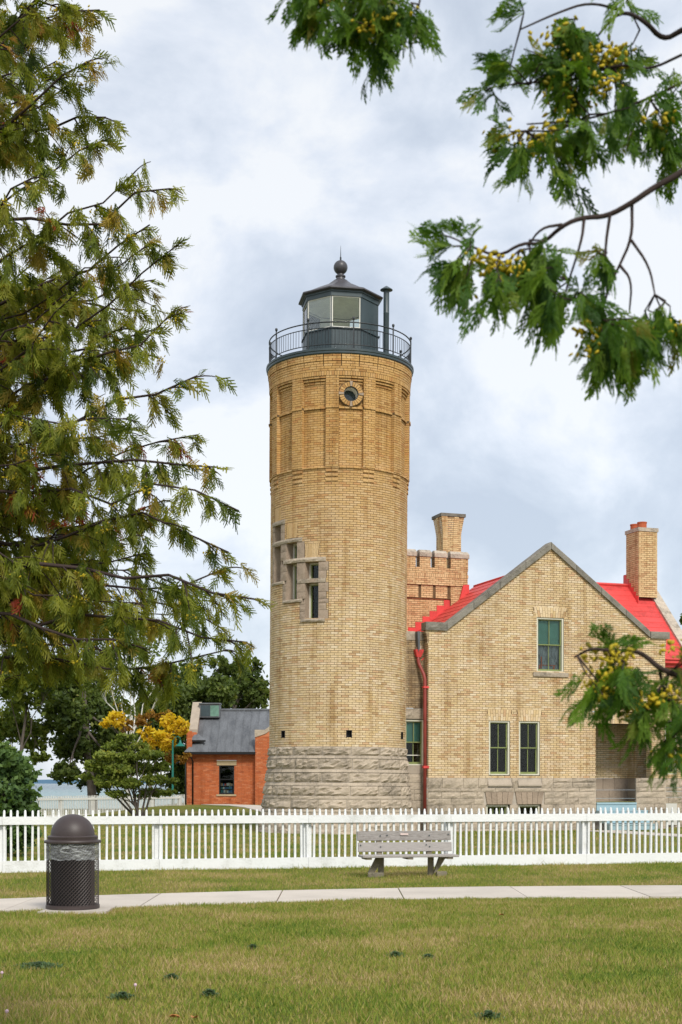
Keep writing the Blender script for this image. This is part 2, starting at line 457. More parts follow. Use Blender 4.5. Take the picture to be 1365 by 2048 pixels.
def grass_mat():
    m, N, K, out = mat_new('grass_blades')
    g = N('ShaderNodeNewGeometry')
    at = N('ShaderNodeAttribute', attribute_name='tint')
    n1 = N('ShaderNodeTexNoise', i_Scale=0.55, i_Detail=6.0, i_Roughness=0.62); K(g.outputs['Position'], n1.inputs['Vector'])
    n3 = N('ShaderNodeTexNoise', i_Scale=4.0, i_Detail=6.0, i_Roughness=0.65); K(g.outputs['Position'], n3.inputs['Vector'])
    s = N('ShaderNodeMath', operation='MULTIPLY_ADD', n_1=0.44); K(at.outputs['Fac'], s.inputs[0]); K(n1.outputs['Fac'], s.inputs[2])
    s2 = N('ShaderNodeMath', operation='MULTIPLY_ADD', n_1=0.40, n_2=-0.235); K(n3.outputs['Fac'], s2.inputs[0])
    s3 = N('ShaderNodeMath', operation='ADD'); K(s.outputs[0], s3.inputs[0]); K(s2.outputs[0], s3.inputs[1])
    r = ramp(N('ShaderNodeValToRGB'), [(0.34, (0.088, 0.165, 0.020)), (0.55, (0.205, 0.275, 0.036)), (0.71, (0.33, 0.325, 0.060)),
                                       (0.82, (0.40, 0.31, 0.12)), (0.98, (0.54, 0.41, 0.21))])
    K(s3.outputs[0], r.inputs['Fac'])
    b = N('ShaderNodeBsdfPrincipled', i_Roughness=0.6); b.inputs['Specular IOR Level'].default_value = 0.2
    t = N('ShaderNodeBsdfTranslucent'); K(r.outputs['Color'], b.inputs['Base Color']); K(r.outputs['Color'], t.inputs['Color'])
    x = N('ShaderNodeMixShader', n_0=0.35); K(b.outputs[0], x.inputs[1]); K(t.outputs[0], x.inputs[2])
    K(x.outputs[0], out.inputs['Surface'])
    return m


M_LAWN = lawn_mat(); M_GRASS = grass_mat()
xs = np.concatenate([np.linspace(-220, -32, 12), np.linspace(-28, 28, 113), np.linspace(32, 220, 12)])
ys = np.concatenate([np.linspace(-60, 5, 8), np.linspace(6, 100, 190), np.linspace(101, 136, 36)])
gv = [(x, y, ground_z(x, y)) for y in ys for x in xs]
nx = len(xs)
gf = [(j * nx + i, j * nx + i + 1, (j + 1) * nx + i + 1, (j + 1) * nx + i) for j in range(len(ys) - 1) for i in range(nx - 1)]
mb = MB(); mb.raw(gv, gf)
tag(mb.build('ground', M_LAWN, smooth='all'), kind='structure')

# concrete walk in slabs
walk = MB()
joints = [-10.9, -9.3, -7.6, -5.9, -4.2, -2.58, -0.86, 0.86, 2.58, 4.3, 6.02, 7.74, 9.46]
base_b = MB()
for a, b in zip(joints[:-1], joints[1:]):
    base_b.prism([(a, near_edge(a) + 0.03, 0), (b, near_edge(b) + 0.03, 0), (b, far_edge(b) - 0.03, 0), (a, far_edge(a) - 0.03, 0)], (0, 0, -0.1), (0, 0, 0.006))
walk_o = base_b.build('sidewalk', M_MORTAR_D)
tag(walk_o, kind='structure')
for a, b in zip(joints[:-1], joints[1:]):
    s = MB(); n = 4
    g = 0.008
    top = [(a + g + (b - a - 2 * g) * i / n) for i in range(n + 1)]
    poly = [(x, near_edge(x), 0) for x in top] + [(x, far_edge(x), 0) for x in reversed(top)]
    s.prism(poly, (0, 0, -0.08), (0, 0, 0.022 + random.uniform(-0.003, 0.003)))
    s.build('slab', M_CONC, walk_o)

# path curving round to the red brick building, and one leading to the porch steps
def strip(name, pts, w, z=0.03):
    s = MB()
    L = []; R = []
    for i, p in enumerate(pts):
        a = Vector(pts[max(i - 1, 0)]); b = Vector(pts[min(i + 1, len(pts) - 1)])
        t = (b - a).normalized(); nrm = Vector((-t.y, t.x))
        q = Vector(p)
        for lst, sgn in ((L, 1), (R, -1)):
            v = q + nrm * w / 2 * sgn
            lst.append((v.x, v.y, ground_z(v.x, v.y) + z))
    for i in range(len(pts) - 1):
        s.face([R[i], R[i + 1], L[i + 1], L[i]])
        s.face([L[i], L[i + 1], (L[i + 1][0], L[i + 1][1], -0.2), (L[i][0], L[i][1], -0.2)])
        s.face([R[i + 1], R[i], (R[i][0], R[i][1], -0.2), (R[i + 1][0], R[i + 1][1], -0.2)])
    return tag(s.build(name, M_CONC), kind='structure')


strip('curved_path', [(-1.5, 56), (-2.2, 60), (-3.0, 64), (-3.9, 68), (-4.9, 71), (-6.0, 73), (-6.6, 74.6)], 1.5)
strip('porch_path', [(8.6, 47.2), (9.4, 44.5), (10.6, 41.8), (12.4, 39.6), (15, 38)], 1.3)

# beach sand and open water with small waves
def water_mat():
    m, N, K, out = mat_new('lake_water')
    g = N('ShaderNodeNewGeometry')
    mp = N('ShaderNodeMapping'); mp.inputs['Scale'].default_value = (0.05, 0.22, 1); K(g.outputs['Position'], mp.inputs['Vector'])
    n = N('ShaderNodeTexNoise', i_Scale=6.0, i_Detail=6.0, i_Roughness=0.65); K(mp.outputs[0], n.inputs['Vector'])
    sx = N('ShaderNodeSeparateXYZ'); K(g.outputs['Position'], sx.inputs[0])
    mr = N('ShaderNodeMapRange', n_1=120.0, n_2=900.0); K(sx.outputs['Y'], mr.inputs[0])
    mx = N('ShaderNodeMix', data_type='RGBA'); mx.inputs['A'].default_value = (0.20, 0.34, 0.33, 1); mx.inputs['B'].default_value = (0.075, 0.13, 0.16, 1)
    K(mr.outputs[0], mx.inputs['Factor'])
    fm = ramp(N('ShaderNodeValToRGB'), [(0.63, (0, 0, 0)), (0.69, (1, 1, 1))]); K(n.outputs['Fac'], fm.inputs['Fac'])
    near = N('ShaderNodeMapRange', n_1=230.0, n_2=150.0); K(sx.outputs['Y'], near.inputs[0])
    ff = N('ShaderNodeMath', operation='MULTIPLY'); K(fm.outputs['Color'], ff.inputs[0]); K(near.outputs[0], ff.inputs[1])
    m2 = N('ShaderNodeMix', data_type='RGBA'); m2.inputs['B'].default_value = (0.8, 0.82, 0.82, 1)
    K(ff.outputs[0], m2.inputs['Factor']); K(mx.outputs['Result'], m2.inputs['A'])
    b = N('ShaderNodeBsdfPrincipled', i_Roughness=0.25); K(m2.outputs['Result'], b.inputs['Base Color'])
    bp = N('ShaderNodeBump', i_Strength=0.9, i_Distance=0.6); K(n.outputs['Fac'], bp.inputs['Height']); K(bp.outputs[0], b.inputs['Normal'])
    K(b.outputs[0], out.inputs['Surface'])
    return m


wm = water_mat()
mb = MB(); mb.face([(-9000, 112, -1.7), (9000, 112, -1.7), (9000, 12000, -1.7), (-9000, 12000, -1.7)])
tag(mb.build('water', wm), kind='structure')
mb = MB(); mb.face([(-9000, 105, -2.3), (9000, 105, -2.3), (9000, 113, -2.3), (-9000, 113, -2.3)])
# far shore: a long low wooded hill
M_FAR = plain('hazed_wooded_shore', (0.095, 0.17, 0.25), 0.95, var=0.1, vscale=0.004, spec=0.0)  # distance haze painted into the woods as a blue tint
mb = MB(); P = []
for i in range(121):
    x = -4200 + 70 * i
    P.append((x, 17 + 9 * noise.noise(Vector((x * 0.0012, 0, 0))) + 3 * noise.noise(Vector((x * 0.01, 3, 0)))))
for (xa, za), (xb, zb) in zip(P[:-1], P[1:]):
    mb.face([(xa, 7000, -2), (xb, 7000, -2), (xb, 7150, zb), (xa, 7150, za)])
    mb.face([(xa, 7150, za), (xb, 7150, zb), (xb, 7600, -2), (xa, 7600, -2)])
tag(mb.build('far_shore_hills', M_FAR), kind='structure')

# grass blades: real geometry in the parts of the lawn the picture sees
def blades(n, y0, y1, xk, hmin, hmax, w, seed, reject):
    r = np.random.default_rng(seed)
    # denser near: sample y so that points per width stay even
    y = np.sqrt(r.uniform(y0 ** 2, y1 ** 2, n)); x = r.uniform(-1, 1, n) * xk * y
    keep = ~reject(x, y)
    x, y = x[keep], y[keep]; n = len(x)
    z = np.array([ground_z(a, b) for a, b in zip(x, y)])
    clump = np.array([noise.noise(Vector((a * 1.3, b * 1.3, 0))) for a, b in zip(x, y)])
    fine = np.array([noise.noise(Vector((a * 9, b * 9, 5))) for a, b in zip(x, y)])
    h = r.uniform(hmin, hmax, n) * (1 + 0.55 * clump + 0.35 * fine)
    a = r.uniform(0, 2 * pi, n); lean = r.uniform(0.1, 1.1, n) * h; la = r.uniform(0, 2 * pi, n)
    ww = w * r.uniform(0.6, 1.3, n)
    v = np.empty((n, 3, 3))
    v[:, 0] = np.stack([x - np.cos(a) * ww, y - np.sin(a) * ww * .5, z - 0.004], 1)
    v[:, 1] = np.stack([x + np.cos(a) * ww, y + np.sin(a) * ww * .5, z - 0.004], 1)
    v[:, 2] = np.stack([x + np.cos(la) * lean, y + np.sin(la) * lean, z + h], 1)
    return v.reshape(-1, 3), np.arange(3 * n).reshape(-1, 3), r.uniform(0, 1, n)


def in_walk(x, y):
    fe = 21.2 + 0.27 * x - 0.024 * x * x; ne = 19.12 + 0.27 * x - 0.026 * x * x
    pad = (np.abs(x + 3.27) < 0.41) & (np.abs(y - 17.7) < 0.43)
    rr = np.random.default_rng(9).uniform(0, 1, len(x)) ** 3 * .07
    return ((y > ne + rr) & (y < fe - rr)) | pad


def in_house(x, y):
    u = (x - 2.853) * .9466 + (y - 46.5) * .3224; v = -(x - 2.853) * .3224 + (y - 46.5) * .9466
    tw = (x + 0.12) ** 2 + (y - 46.8) ** 2 < 2.65 ** 2
    pth = (np.abs(x - (8.6 + (47.2 - y) * 0.38)) < 0.8) & (y > 39) & (y < 47.2)
    return ((u > -1.2) & (u < 11) & (v > -0.02)) | tw | pth


sets = [(6000, 25.0, 30.0, 0.27, 0.06, 0.11, 0.006, 5, lambda x, y: np.abs(y - (25.42 + (x + 6.10) * .238) + .09) > .05),
        (170000, 9.0, 19.6, 0.27, 0.022, 0.055, 0.0060, 1, in_walk),
        (90000, 18.6, 28.5, 0.27, 0.025, 0.055, 0.0055, 2, in_walk),
        (80000, 26.5, 52.0, 0.27, 0.03, 0.06, 0.009, 3, in_house)]
V = []; Fc = []; T = []; off = 0
for s_ in sets:
    v, f, t = blades(*s_)
    V.append(v); Fc.append(f + off); T.append(t); off += len(v)
tag(np_mesh('grass', np.concatenate(V), np.concatenate(Fc), M_GRASS, tint=np.concatenate(T)),
    'short mown lawn grass with yellow and brown dry patches', 'grass', kind='stuff')
# ================================================================= lighthouse tower
def free_cut(lo, hi, cuts):
    """intervals of [lo, hi] left after taking away cuts"""
    res = [(lo, hi)]
    for a, b in sorted(cuts):
        nr = []
        for x, y in res:
            if b <= x or a >= y: nr.append((x, y)); continue
            if a > x: nr.append((x, a))
            if b < y: nr.append((b, y))
        res = nr
    return [(a, b) for a, b in res if b - a > 1e-4]


def lay(M, rows, lo, hi, cuts, pitch, jt, jz, mb, mort, depth=0.012, doff=lambda z: 0.0, jit=0.0015, pick=None, picked=None, bounds=None, body=0.06, msteps=1, bond=0.5):
    """lays brick courses: rows [(z0, z1, k)]; cuts [(u0, u1, z0, z1)] are openings; bounds(zm) -> (lo, hi)"""
    for z0, z1, k in rows:
        zm = (z0 + z1) / 2
        l, h = bounds(zm) if bounds else (lo, hi)
        if h - l < jt: continue
        cc = [(a, b) for a, b, c, e in cuts if c < zm < e]
        dd = doff(zm)
        for a, b in free_cut(l, h, cc):
            # mortar bed
            n = max(1, int(math.ceil((b - a) / (pitch * 1.0)))) if msteps else 1
            for i in range(n):
                ua = a + (b - a) * i / n; ub = a + (b - a) * (i + 1) / n
                mort.face([M(ua, z0, dd), M(ub, z0, dd), M(ub, z1, dd), M(ua, z1, dd)])
            off = (k % 2) * pitch * bond
            i0 = int(math.floor((a - off) / pitch)); i1 = int(math.ceil((b - off) / pitch))
            for i in range(i0, i1 + 1):
                ua = off + i * pitch; ub = ua + pitch
                xa, xb = max(ua, a), min(ub, b)
                if xb - xa < pitch * 0.085: continue
                xa += jt / 2; xb -= jt / 2
                full = (xa - ua < jt) and (ub - xb < jt)
                dj = dd + depth + random.uniform(-jit, jit)
                if pick and full and pick(xa, xb, z0, z1):
                    picked.append(((xa + xb) / 2, (z0 + z1) / 2, dj)); continue
                mb.tt = random.random()
                mb.block(M, xa, xb, z0 + jz / 2, z1 - jz / 2, dd - 0.01, dj)


def rock(M, u0, u1, z0, z1, d0, bulge, name, mat, parent, nu=6, nz=3, seed=0, scale_u=1.0, back=0.08, d_bottom=None, rotz=None, mesh_only=False):
    """one quarry-faced stone: uneven bulging front, flat sides"""
    vs = []; fs = []
    for j in range(nz + 1):
        for i in range(nu + 1):
            fu, fz = i / nu, j / nz
            edge = 0.0 if i in (0, nu) or j in (0, nz) else 1.0
            u = u0 + (u1 - u0) * fu; z = z0 + (z1 - z0) * fz
            nn = noise.noise(Vector((u * scale_u * 5 + seed * 3.7, z * 9 + seed * 1.3, seed * 7.1)))
            nb = noise.noise(Vector((u * scale_u * 13 + seed, z * 17, seed * 2.1)))
            base = d0 if d_bottom is None else d_bottom + (d0 - d_bottom) * fz
            nc = abs(noise.noise(Vector((u * scale_u * 8 + seed * 5, z * 11, seed * 3.3))))
            d = base + edge * bulge * (0.75 + 0.7 * nn + 0.6 * nb - 0.9 * nc - 0.35 * (fz - 0.4)) + (1 - edge) * 0.006 * nn
            zz = z + (edge * 0.15 * (z1 - z0) * nb)
            vs.append(M(u, zz, d))
    w = nu + 1
    for j in range(nz):
        for i in range(nu):
            a = j * w + i
            fs.append((a, a + 1, a + w + 1, a + w))
    # rim going back into the wall
    rim = [i for i in range(w)] + [j * w + nu for j in range(1, nz + 1)] + [nz * w + i for i in range(nu - 1, -1, -1)] + [j * w for j in range(nz - 1, 0, -1)]
    b = len(vs)
    for q in rim:
        j, i = divmod(q, w)
        vs.append(M(u0 + (u1 - u0) * i / nu, z0 + (z1 - z0) * j / nz, -back))
    for k in range(len(rim)):
        k2 = (k + 1) % len(rim)
        fs.append((rim[k2], rim[k], b + k, b + k2))
    m = MB(); m.raw(vs, fs)
    return m.build(name, mat, parent)


TR = 2.235
TC = (-0.13, 46.8)
tower = thing('lighthouse_tower', 'tall round buff brick lighthouse tower with dark iron lantern and rough stone base', 'lighthouse', (TC[0], TC[1], 0))
tower.rotation_euler = (0, RAD(0.36), 0)


def MT(u, z, d):
    r = TR + d
    return (r * sin(u), -r * cos(u), z)


DG = pi / 180
P_OFF, P_STEP = -5.7, 30.0
PIL = [(P_OFF + P_STEP * k) for k in range(12)]
PW = 5.1   # half width in degrees
CH = 0.0734
pitchT = 0.2275 / TR
jT = 0.013 / TR
Z0 = 2.74
Z_LINE = 11.50
Z_STR0, Z_STR1 = 13.34, 13.41
Z_DENT = 14.12
Z_SOLD0, Z_SOLD1 = 14.36, 14.50
Z_TOP = 15.02
rows_low = []; k = 0; z = Z0
while z + CH <= Z_LINE + 0.03:
    rows_low.append((z, z + CH, k)); z += CH; k += 1
z_line = z
WIN = [(-22.05, 8.55, 7.965, 6.75), (-41.8, 9.22, 8.63, 7.40), (-61.6, 9.86, 9.25, 8.03)]
HW = 5.75
stone_zones = []   # (u0,u1,z0,z1) degrees, where the brick courses stop for dressed stone
for c, zt, ztr, zb in WIN:
    stone_zones.append((c - HW - 5.2, c + HW + (8.4 if c > -30 else 7.4), zb - 0.0, zt + 0.01))
arches = []
for c, zt, ztr, zb in WIN:
    arches.append((c - HW - .6, c + HW + .6, zt + 0.14, zt + 0.14 + 0.44))
vents = [(9.3, 3.02, 3.26), (-50.4, 3.02, 3.26), (67.6, 3.02, 3.26)]
vents_up = [(-48.6, 13.93, 14.15), (66.5, 13.93, 14.15)]
OC, OZ, ORO, ORI = 9.2, 13.80, 0.375, 0.235
cutsT = [(a * DG, b * DG, c, d_) for a, b, c, d_ in stone_zones + arches]
cutsT += [((c - 2.2) * DG, (c + 2.2) * DG, a, b) for c, a, b in vents]
bw = MB(); mo = MB(); pickedT = []


def pickT(ua, ub, z0, z1):
    return z1 < 5.6 and -38 * DG < (ua + ub) / 2 < 44 * DG and len(pickedT) < 300


lay(MT, rows_low, -pi, pi - 1e-6, cutsT, pitchT, jT, 0.014, bw, mo, pick=pickT, picked=pickedT)
# corbelled feet of the pilasters: every second course stands proud
for pc in PIL:
    for i in range(3):
        zz = z_line - 0.11 - i * 0.1468
        bw.tt = random.random()
        bw.block(MT, (pc - PW + .3) * DG, (pc) * DG - jT / 2, zz, zz + 0.07, 0, 0.052 - 0.008 * i)
        bw.tt = random.random()
        bw.block(MT, (pc) * DG + jT / 2, (pc + PW - .3) * DG, zz, zz + 0.07, 0, 0.052 - 0.008 * i)
# drip line between shaft and panels
bw.tt = .3
nd = 62
for i in range(nd):
    a = -pi + 2 * pi * i / nd
    bw.tt = random.random()
    bw.block(MT, a + jT / 2, a + 2 * pi / nd - jT / 2, z_line - 0.004, z_line + 0.03, -0.08, 0.058)
rows_up = []; z = z_line + 0.03; k = 0
hup = (Z_STR0 - z) / round((Z_STR0 - z) / CH)
while z < Z_STR0 - 0.02:
    rows_up.append((z, z + hup, k)); z += hup; k += 1
rows_up2 = []; z = Z_STR1
hup2 = (Z_SOLD0 - z) / round((Z_SOLD0 - z) / CH)
while z < Z_SOLD0 - 0.02:
    rows_up2.append((z, z + hup2, k)); z += hup2; k += 1
DP, DI = 0.06, -0.075
pil_cuts_panel = []; 
for pc in PIL:
    a, b = (pc - PW) * DG, (pc + PW) * DG
    lay(MT, rows_up + rows_up2, a, b, [], pitchT * 0.885, jT, 0.011, bw, mo, doff=lambda z: DP)
    # pilaster cheeks
    for zz0, zz1, kk in rows_up + rows_up2:
        bw.tt = random.random()
        bw.block(MT, a - 0.0003, a + 0.02, zz0 + .005, zz1 - .005, DI, DP + 0.006)
        bw.tt = random.random()
        bw.block(MT, b - 0.02, b + 0.0003, zz0 + .005, zz1 - .005, DI, DP + 0.006)
    a2, b2 = b, (pc + P_STEP - PW) * DG
    cuts2 = []
    for c, z0_, z1_ in vents_up:
        cuts2.append(((c - 2.0) * DG, (c + 2.0) * DG, z0_, z1_))
    # circle cut for the porthole, row by row
    for r0, r1, kk in rows_up2:
        dz = abs((r0 + r1) / 2 - OZ)
        if dz < ORO:
            w = sqrt(ORO ** 2 - dz ** 2) / TR
            cuts2.append((OC * DG - w, OC * DG + w, r0, r1))
    lay(MT, rows_up + rows_up2, a2, b2, cuts2, pitchT, jT, 0.011, bw, mo, doff=lambda z: DI)
    # string course, stepping round the pilasters
    for (ua, ub, dd) in ((a, b, DP + 0.045), (a2, b2, DI + 0.07)):
        nn = 2 if ub - ua < 0.2 else 4
        for i in range(nn):
            bw.tt = random.random()
            x0 = ua + (ub - ua) * i / nn; x1 = ua + (ub - ua) * (i + 1) / nn
            bw.block(MT, x0 + jT / 2, x1 - jT / 2, Z_STR0 + .006, Z_STR1 - .006, DI - 0.02, dd)
            mo.block(MT, x0, x1, Z_STR0, Z_STR1, DI - 0.02, dd - 0.025)
    # three corbel courses stepping out over each panel
    for i in range(3):
        zz = Z_DENT + i * 0.0805
        nn = 4
        for q in range(nn):
            bw.tt = random.random()
            x0 = a2 + (b2 - a2) * q / nn; x1 = a2 + (b2 - a2) * (q + 1) / nn
            bw.block(MT, x0 + jT / 2, x1 - jT / 2, zz + .012, zz + .070, DI - .02, DI + 0.045 + 0.045 * i)
# soldier course
ns = 176
for i in range(ns):
    a = -pi + 2 * pi * i / ns
    bw.tt = random.random()
    bw.block(MT, a + jT / 2, a + 2 * pi / ns - jT / 2, Z_SOLD0, Z_SOLD1 - .006, -0.02, 0.085)
mo.lathe([(TR - .05, Z_SOLD0), (TR + .074, Z_SOLD0 + .002), (TR + .074, Z_SOLD1), (TR + .07, Z_TOP), (TR - .1, Z_TOP)], 96)
rows_t = []; z = Z_SOLD1
ht = (Z_TOP - Z_SOLD1) / 7
gro = [((P_OFF + 15 * q + 7 + 1.2 * sin(q * 5)) * DG) for q in range(24)]
for i in range(7):
    zz = z + ht * i + (0.008 if i == 4 else 0)
    gcuts = []
    if i >= 2: gcuts = [(g - .0035, g + .0035) for g in gro] + [(g - 2 * pi - .0035, g - 2 * pi + .0035) for g in gro]
    for a, b in free_cut(-pi, pi - 1e-6, gcuts):
        n = max(1, round((b - a) / (pitchT * 1.05)))
        for q in range(n):
            bw.tt = random.random()
            x0 = a + (b - a) * (q + (0.5 if i % 2 else 0)) / n; x1 = x0 + (b - a) / n
            x1 = min(x1, b)
            bw.block(MT, x0 + jT / 2, x1 - jT / 2, zz + .006, zz + ht - .005, 0.0, 0.088 + 0.006 * i + (0.012 if i >= 4 else 0))
            if i % 2 and q == 0:
                bw.block(MT, a + jT / 2, x0 - jT / 2, zz + .006, zz + ht - .005, 0.0, 0.088 + 0.006 * i + (0.012 if i >= 4 else 0))
# radiating voussoirs of the flat arches over the stair windows
for a, b, z0, z1 in arches:
    c = (a + b) / 2
    n = 8
    mo.block(MT, a * DG, b * DG, z0, z1, -0.02, 0.0, nu=4)
    for i in range(n):
        f0 = a + (b - a) * i / n; f1 = a + (b - a) * (i + 1) / n
        t0 = c + (f0 - c) * 1.0; t1 = c + (f1 - c) * 1.0
        b0 = c + (f0 - c) * 0.80; b1 = c + (f1 - c) * 0.80
        bw.tt = random.random() * .5
        g = 0.1
        q = [MT((b0 + g) * DG, z0, .012), MT((b1 - g) * DG, z0, .012), MT((t1 - g) * DG, z1 - .006, .012), MT((t0 + g) * DG, z1 - .006, .012)]
        p = [MT((b0 + g) * DG, z0, -.01), MT((b1 - g) * DG, z0, -.01), MT((t1 - g) * DG, z1 - .006, -.01), MT((t0 + g) * DG, z1 - .006, -.01)]
        bw.raw(q + p, [(0, 1, 2, 3), (0, 3, 7, 4), (1, 5, 6, 2), (3, 2, 6, 7)])
    # brick fill beside the splay
    for sgn in (-1, 1):
        for r in range(6):
            zz = z0 + (z1 - z0) * r / 6
            f = 0.8 + 0.2 * (r + 1) / 6
            e0 = c + sgn * (b - c) * f; e1 = c + sgn * (b - c)
            if abs(e1 - e0) > 0.25:
                bw.tt = random.random()
                bw.block(MT, min(e0, e1) * DG + .003, max(e0, e1) * DG, zz + .005, zz + (z1 - z0) / 6 - .005, -.01, .011)
for a, b, z0_, z1_ in stone_zones:
    pass
o = bw.build('brickwork', M_BRICK_T, tower, tint=True); o['kind'] = 'stuff'
o = mo.build('mortar_core', M_MORTAR, tower)
# single bricks of the lower shaft
tm = MB(); tm.block(MT, -pitchT / 2 + jT / 2, pitchT / 2 - jT / 2, -CH / 2 + .0055, CH / 2 - .0055, -0.01, 0.012)
proto = tm.build('brick', M_BRICK_T, tower); me_b = proto.data
bpy.data.objects.remove(proto)
for u, z, dj in pickedT:
    o = bpy.data.objects.new('brick', me_b)
    o.location = (0, 0, z); o.rotation_euler = (0, 0, u)
    fin(o, tower)

# rough stone base: tall rock-faced courses with thin ledges between
base_rows = [(2.74, 2.46, 0.02, 0.02, 't'), (2.46, 2.365, 0.03, 0.075, 'l'), (2.365, 2.025, 0.055, 0.06, 't'), (2.025, 1.925, 0.08, 0.125, 'l'),
             (1.925, 1.61, 0.10, 0.11, 't'), (1.61, 1.505, 0.12, 0.165, 'l'), (1.505, 1.19, 0.15, 0.16, 't'), (1.19, 1.08, 0.185, 0.20, 's'),
             (1.08, 0.765, 0.20, 0.215, 't'), (0.765, 0.665, 0.24, 0.26, 's'), (0.665, 0.335, 0.25, 0.265, 't'), (0.335, -0.1, 0.28, 0.30, 't')]
seq = [21, 27, 23, 26, 23]
prof = []
for i, (zt, zb, dt, db, kind) in enumerate(base_rows):
    prof += [(TR + dt - 0.012, zt), (TR + db - 0.012, zb)]
mc = MB(); mc.lathe(prof, 90); mc.build('base_mortar', M_MORTAR_S, tower)
sid = 0
for ri, (zt, zb, dt, db, kind) in enumerate(base_rows):
    variants = []
    for vi, wdeg in enumerate(seq):
        w = wdeg * DG
        h = 0.004
        bl = {'t': 0.066, 'l': 0.014, 's': 0.02}[kind]
        o = rock(MT, h, w - h, zb + .007, zt - .007, dt, bl, 'stone', M_STONE, tower, nu=9 if kind == 't' else 5, nz=5 if kind == 't' else 2,
                 seed=ri * 11 + vi * 3 + 1, scale_u=TR, back=0.1, d_bottom=db)
        variants.append((o.data, w)); bpy.data.objects.remove(o)
    a = (ri * 37 % 50) * DG - pi
    for rep in range(3):
        for me, w in variants:
            o = bpy.data.objects.new('stone', me); o.rotation_euler = (0, 0, a); fin(o, tower); a += w

# stair windows in dressed stone
def t_block(name, a, b, z0, z1, d0, d1, mat, nu=3, parent=None):
    m = MB(); m.block(MT, a * DG, b * DG, z0, z1, d0, d1, nu=nu, back=True)
    return m.build(name, mat, parent or tower)


sd_ = 50
def jamb(a, b, z0, z1, bl=0.03):
    global sd_
    sd_ += 1
    rock(MT, a * DG + .002, b * DG - .002, z0 + .004, z1 - .004, 0.013, bl * .6, 'stone', M_STONE_P, tower, nu=4, nz=3, seed=sd_, scale_u=TR, back=.05)


# long shared lintels and transoms
def band(a, b, z0, z1, out=0.04):
    global sd_
    sd_ += 1
    n = max(3, int((b - a) / 3))
    rock(MT, a * DG, b * DG, z0, z1, out, 0.025, 'lintel', M_STONE, tower, nu=n, nz=2, seed=sd_, scale_u=TR, back=.05)


(c0, t0_, m0, b0), (c1, t1_, m1, b1), (c2, t2_, m2, b2) = WIN
band(c2 - HW - 4, c2 + HW + 6.3, t2_, t2_ + .13)
band(c2 - HW - 4, c1 + HW + 5.4, t1_, t1_ + .12)
band(c1 - HW - 3.6, c0 + HW + 6.2, t0_ + .01, t0_ + .14)
band(c0 - HW - 7.5, c0 + HW + 6.0, m0 - .07, m0 + .06, 0.03)
for c, zb in ((c0, b0), (c1, b1), (c2, b2)):
    band(c - HW - 3.5, c + HW + 5.6, zb - .09, zb, 0.06)
# jamb stones right of the lowest window, alternately long and short
fills = MB()
def fillb(a, b, z0, z1, on=1):
    if not on: return
    n = max(1, round((z1 - z0) / CH)); h = (z1 - z0) / n
    for i in range(n):
        fills.tt = random.random()
        fills.block(MT, a * DG + .004, b * DG - .002, z0 + i * h + .006, z0 + (i + 1) * h - .006, -.02, .012)


zz = b0
for i, h in enumerate([.28, .21, .14, .22, .295]):
    jamb(c0 + HW, c0 + HW + (8.3 if i % 2 == 0 else 6.6), zz, zz + h); fillb(c0 + HW + 6.6, c0 + HW + 8.35, zz, zz + h, i % 2); zz += h
fillb(c0 + HW + 6.0, c0 + HW + 8.4, m0 - .07, m0 + .065)
zz = m0 + .06
for i, h in enumerate([.24, .29]):
    jamb(c0 + HW, c0 + HW + (6.6 if i == 0 else 8.3), zz, min(zz + h, t0_)); fillb(c0 + HW + 6.6, c0 + HW + 8.35, zz, min(zz + h, t0_), i == 0); zz += h
# between the windows and at the far side
def column(a, b, z0, z1, hs):
    zz = z0; i = 0
    while zz < z1 - 0.03:
        h = min(hs[i % len(hs)], z1 - zz)
        if z1 - zz - h < 0.08: h = z1 - zz
        jamb(a, b, zz, zz + h); zz += h; i += 1


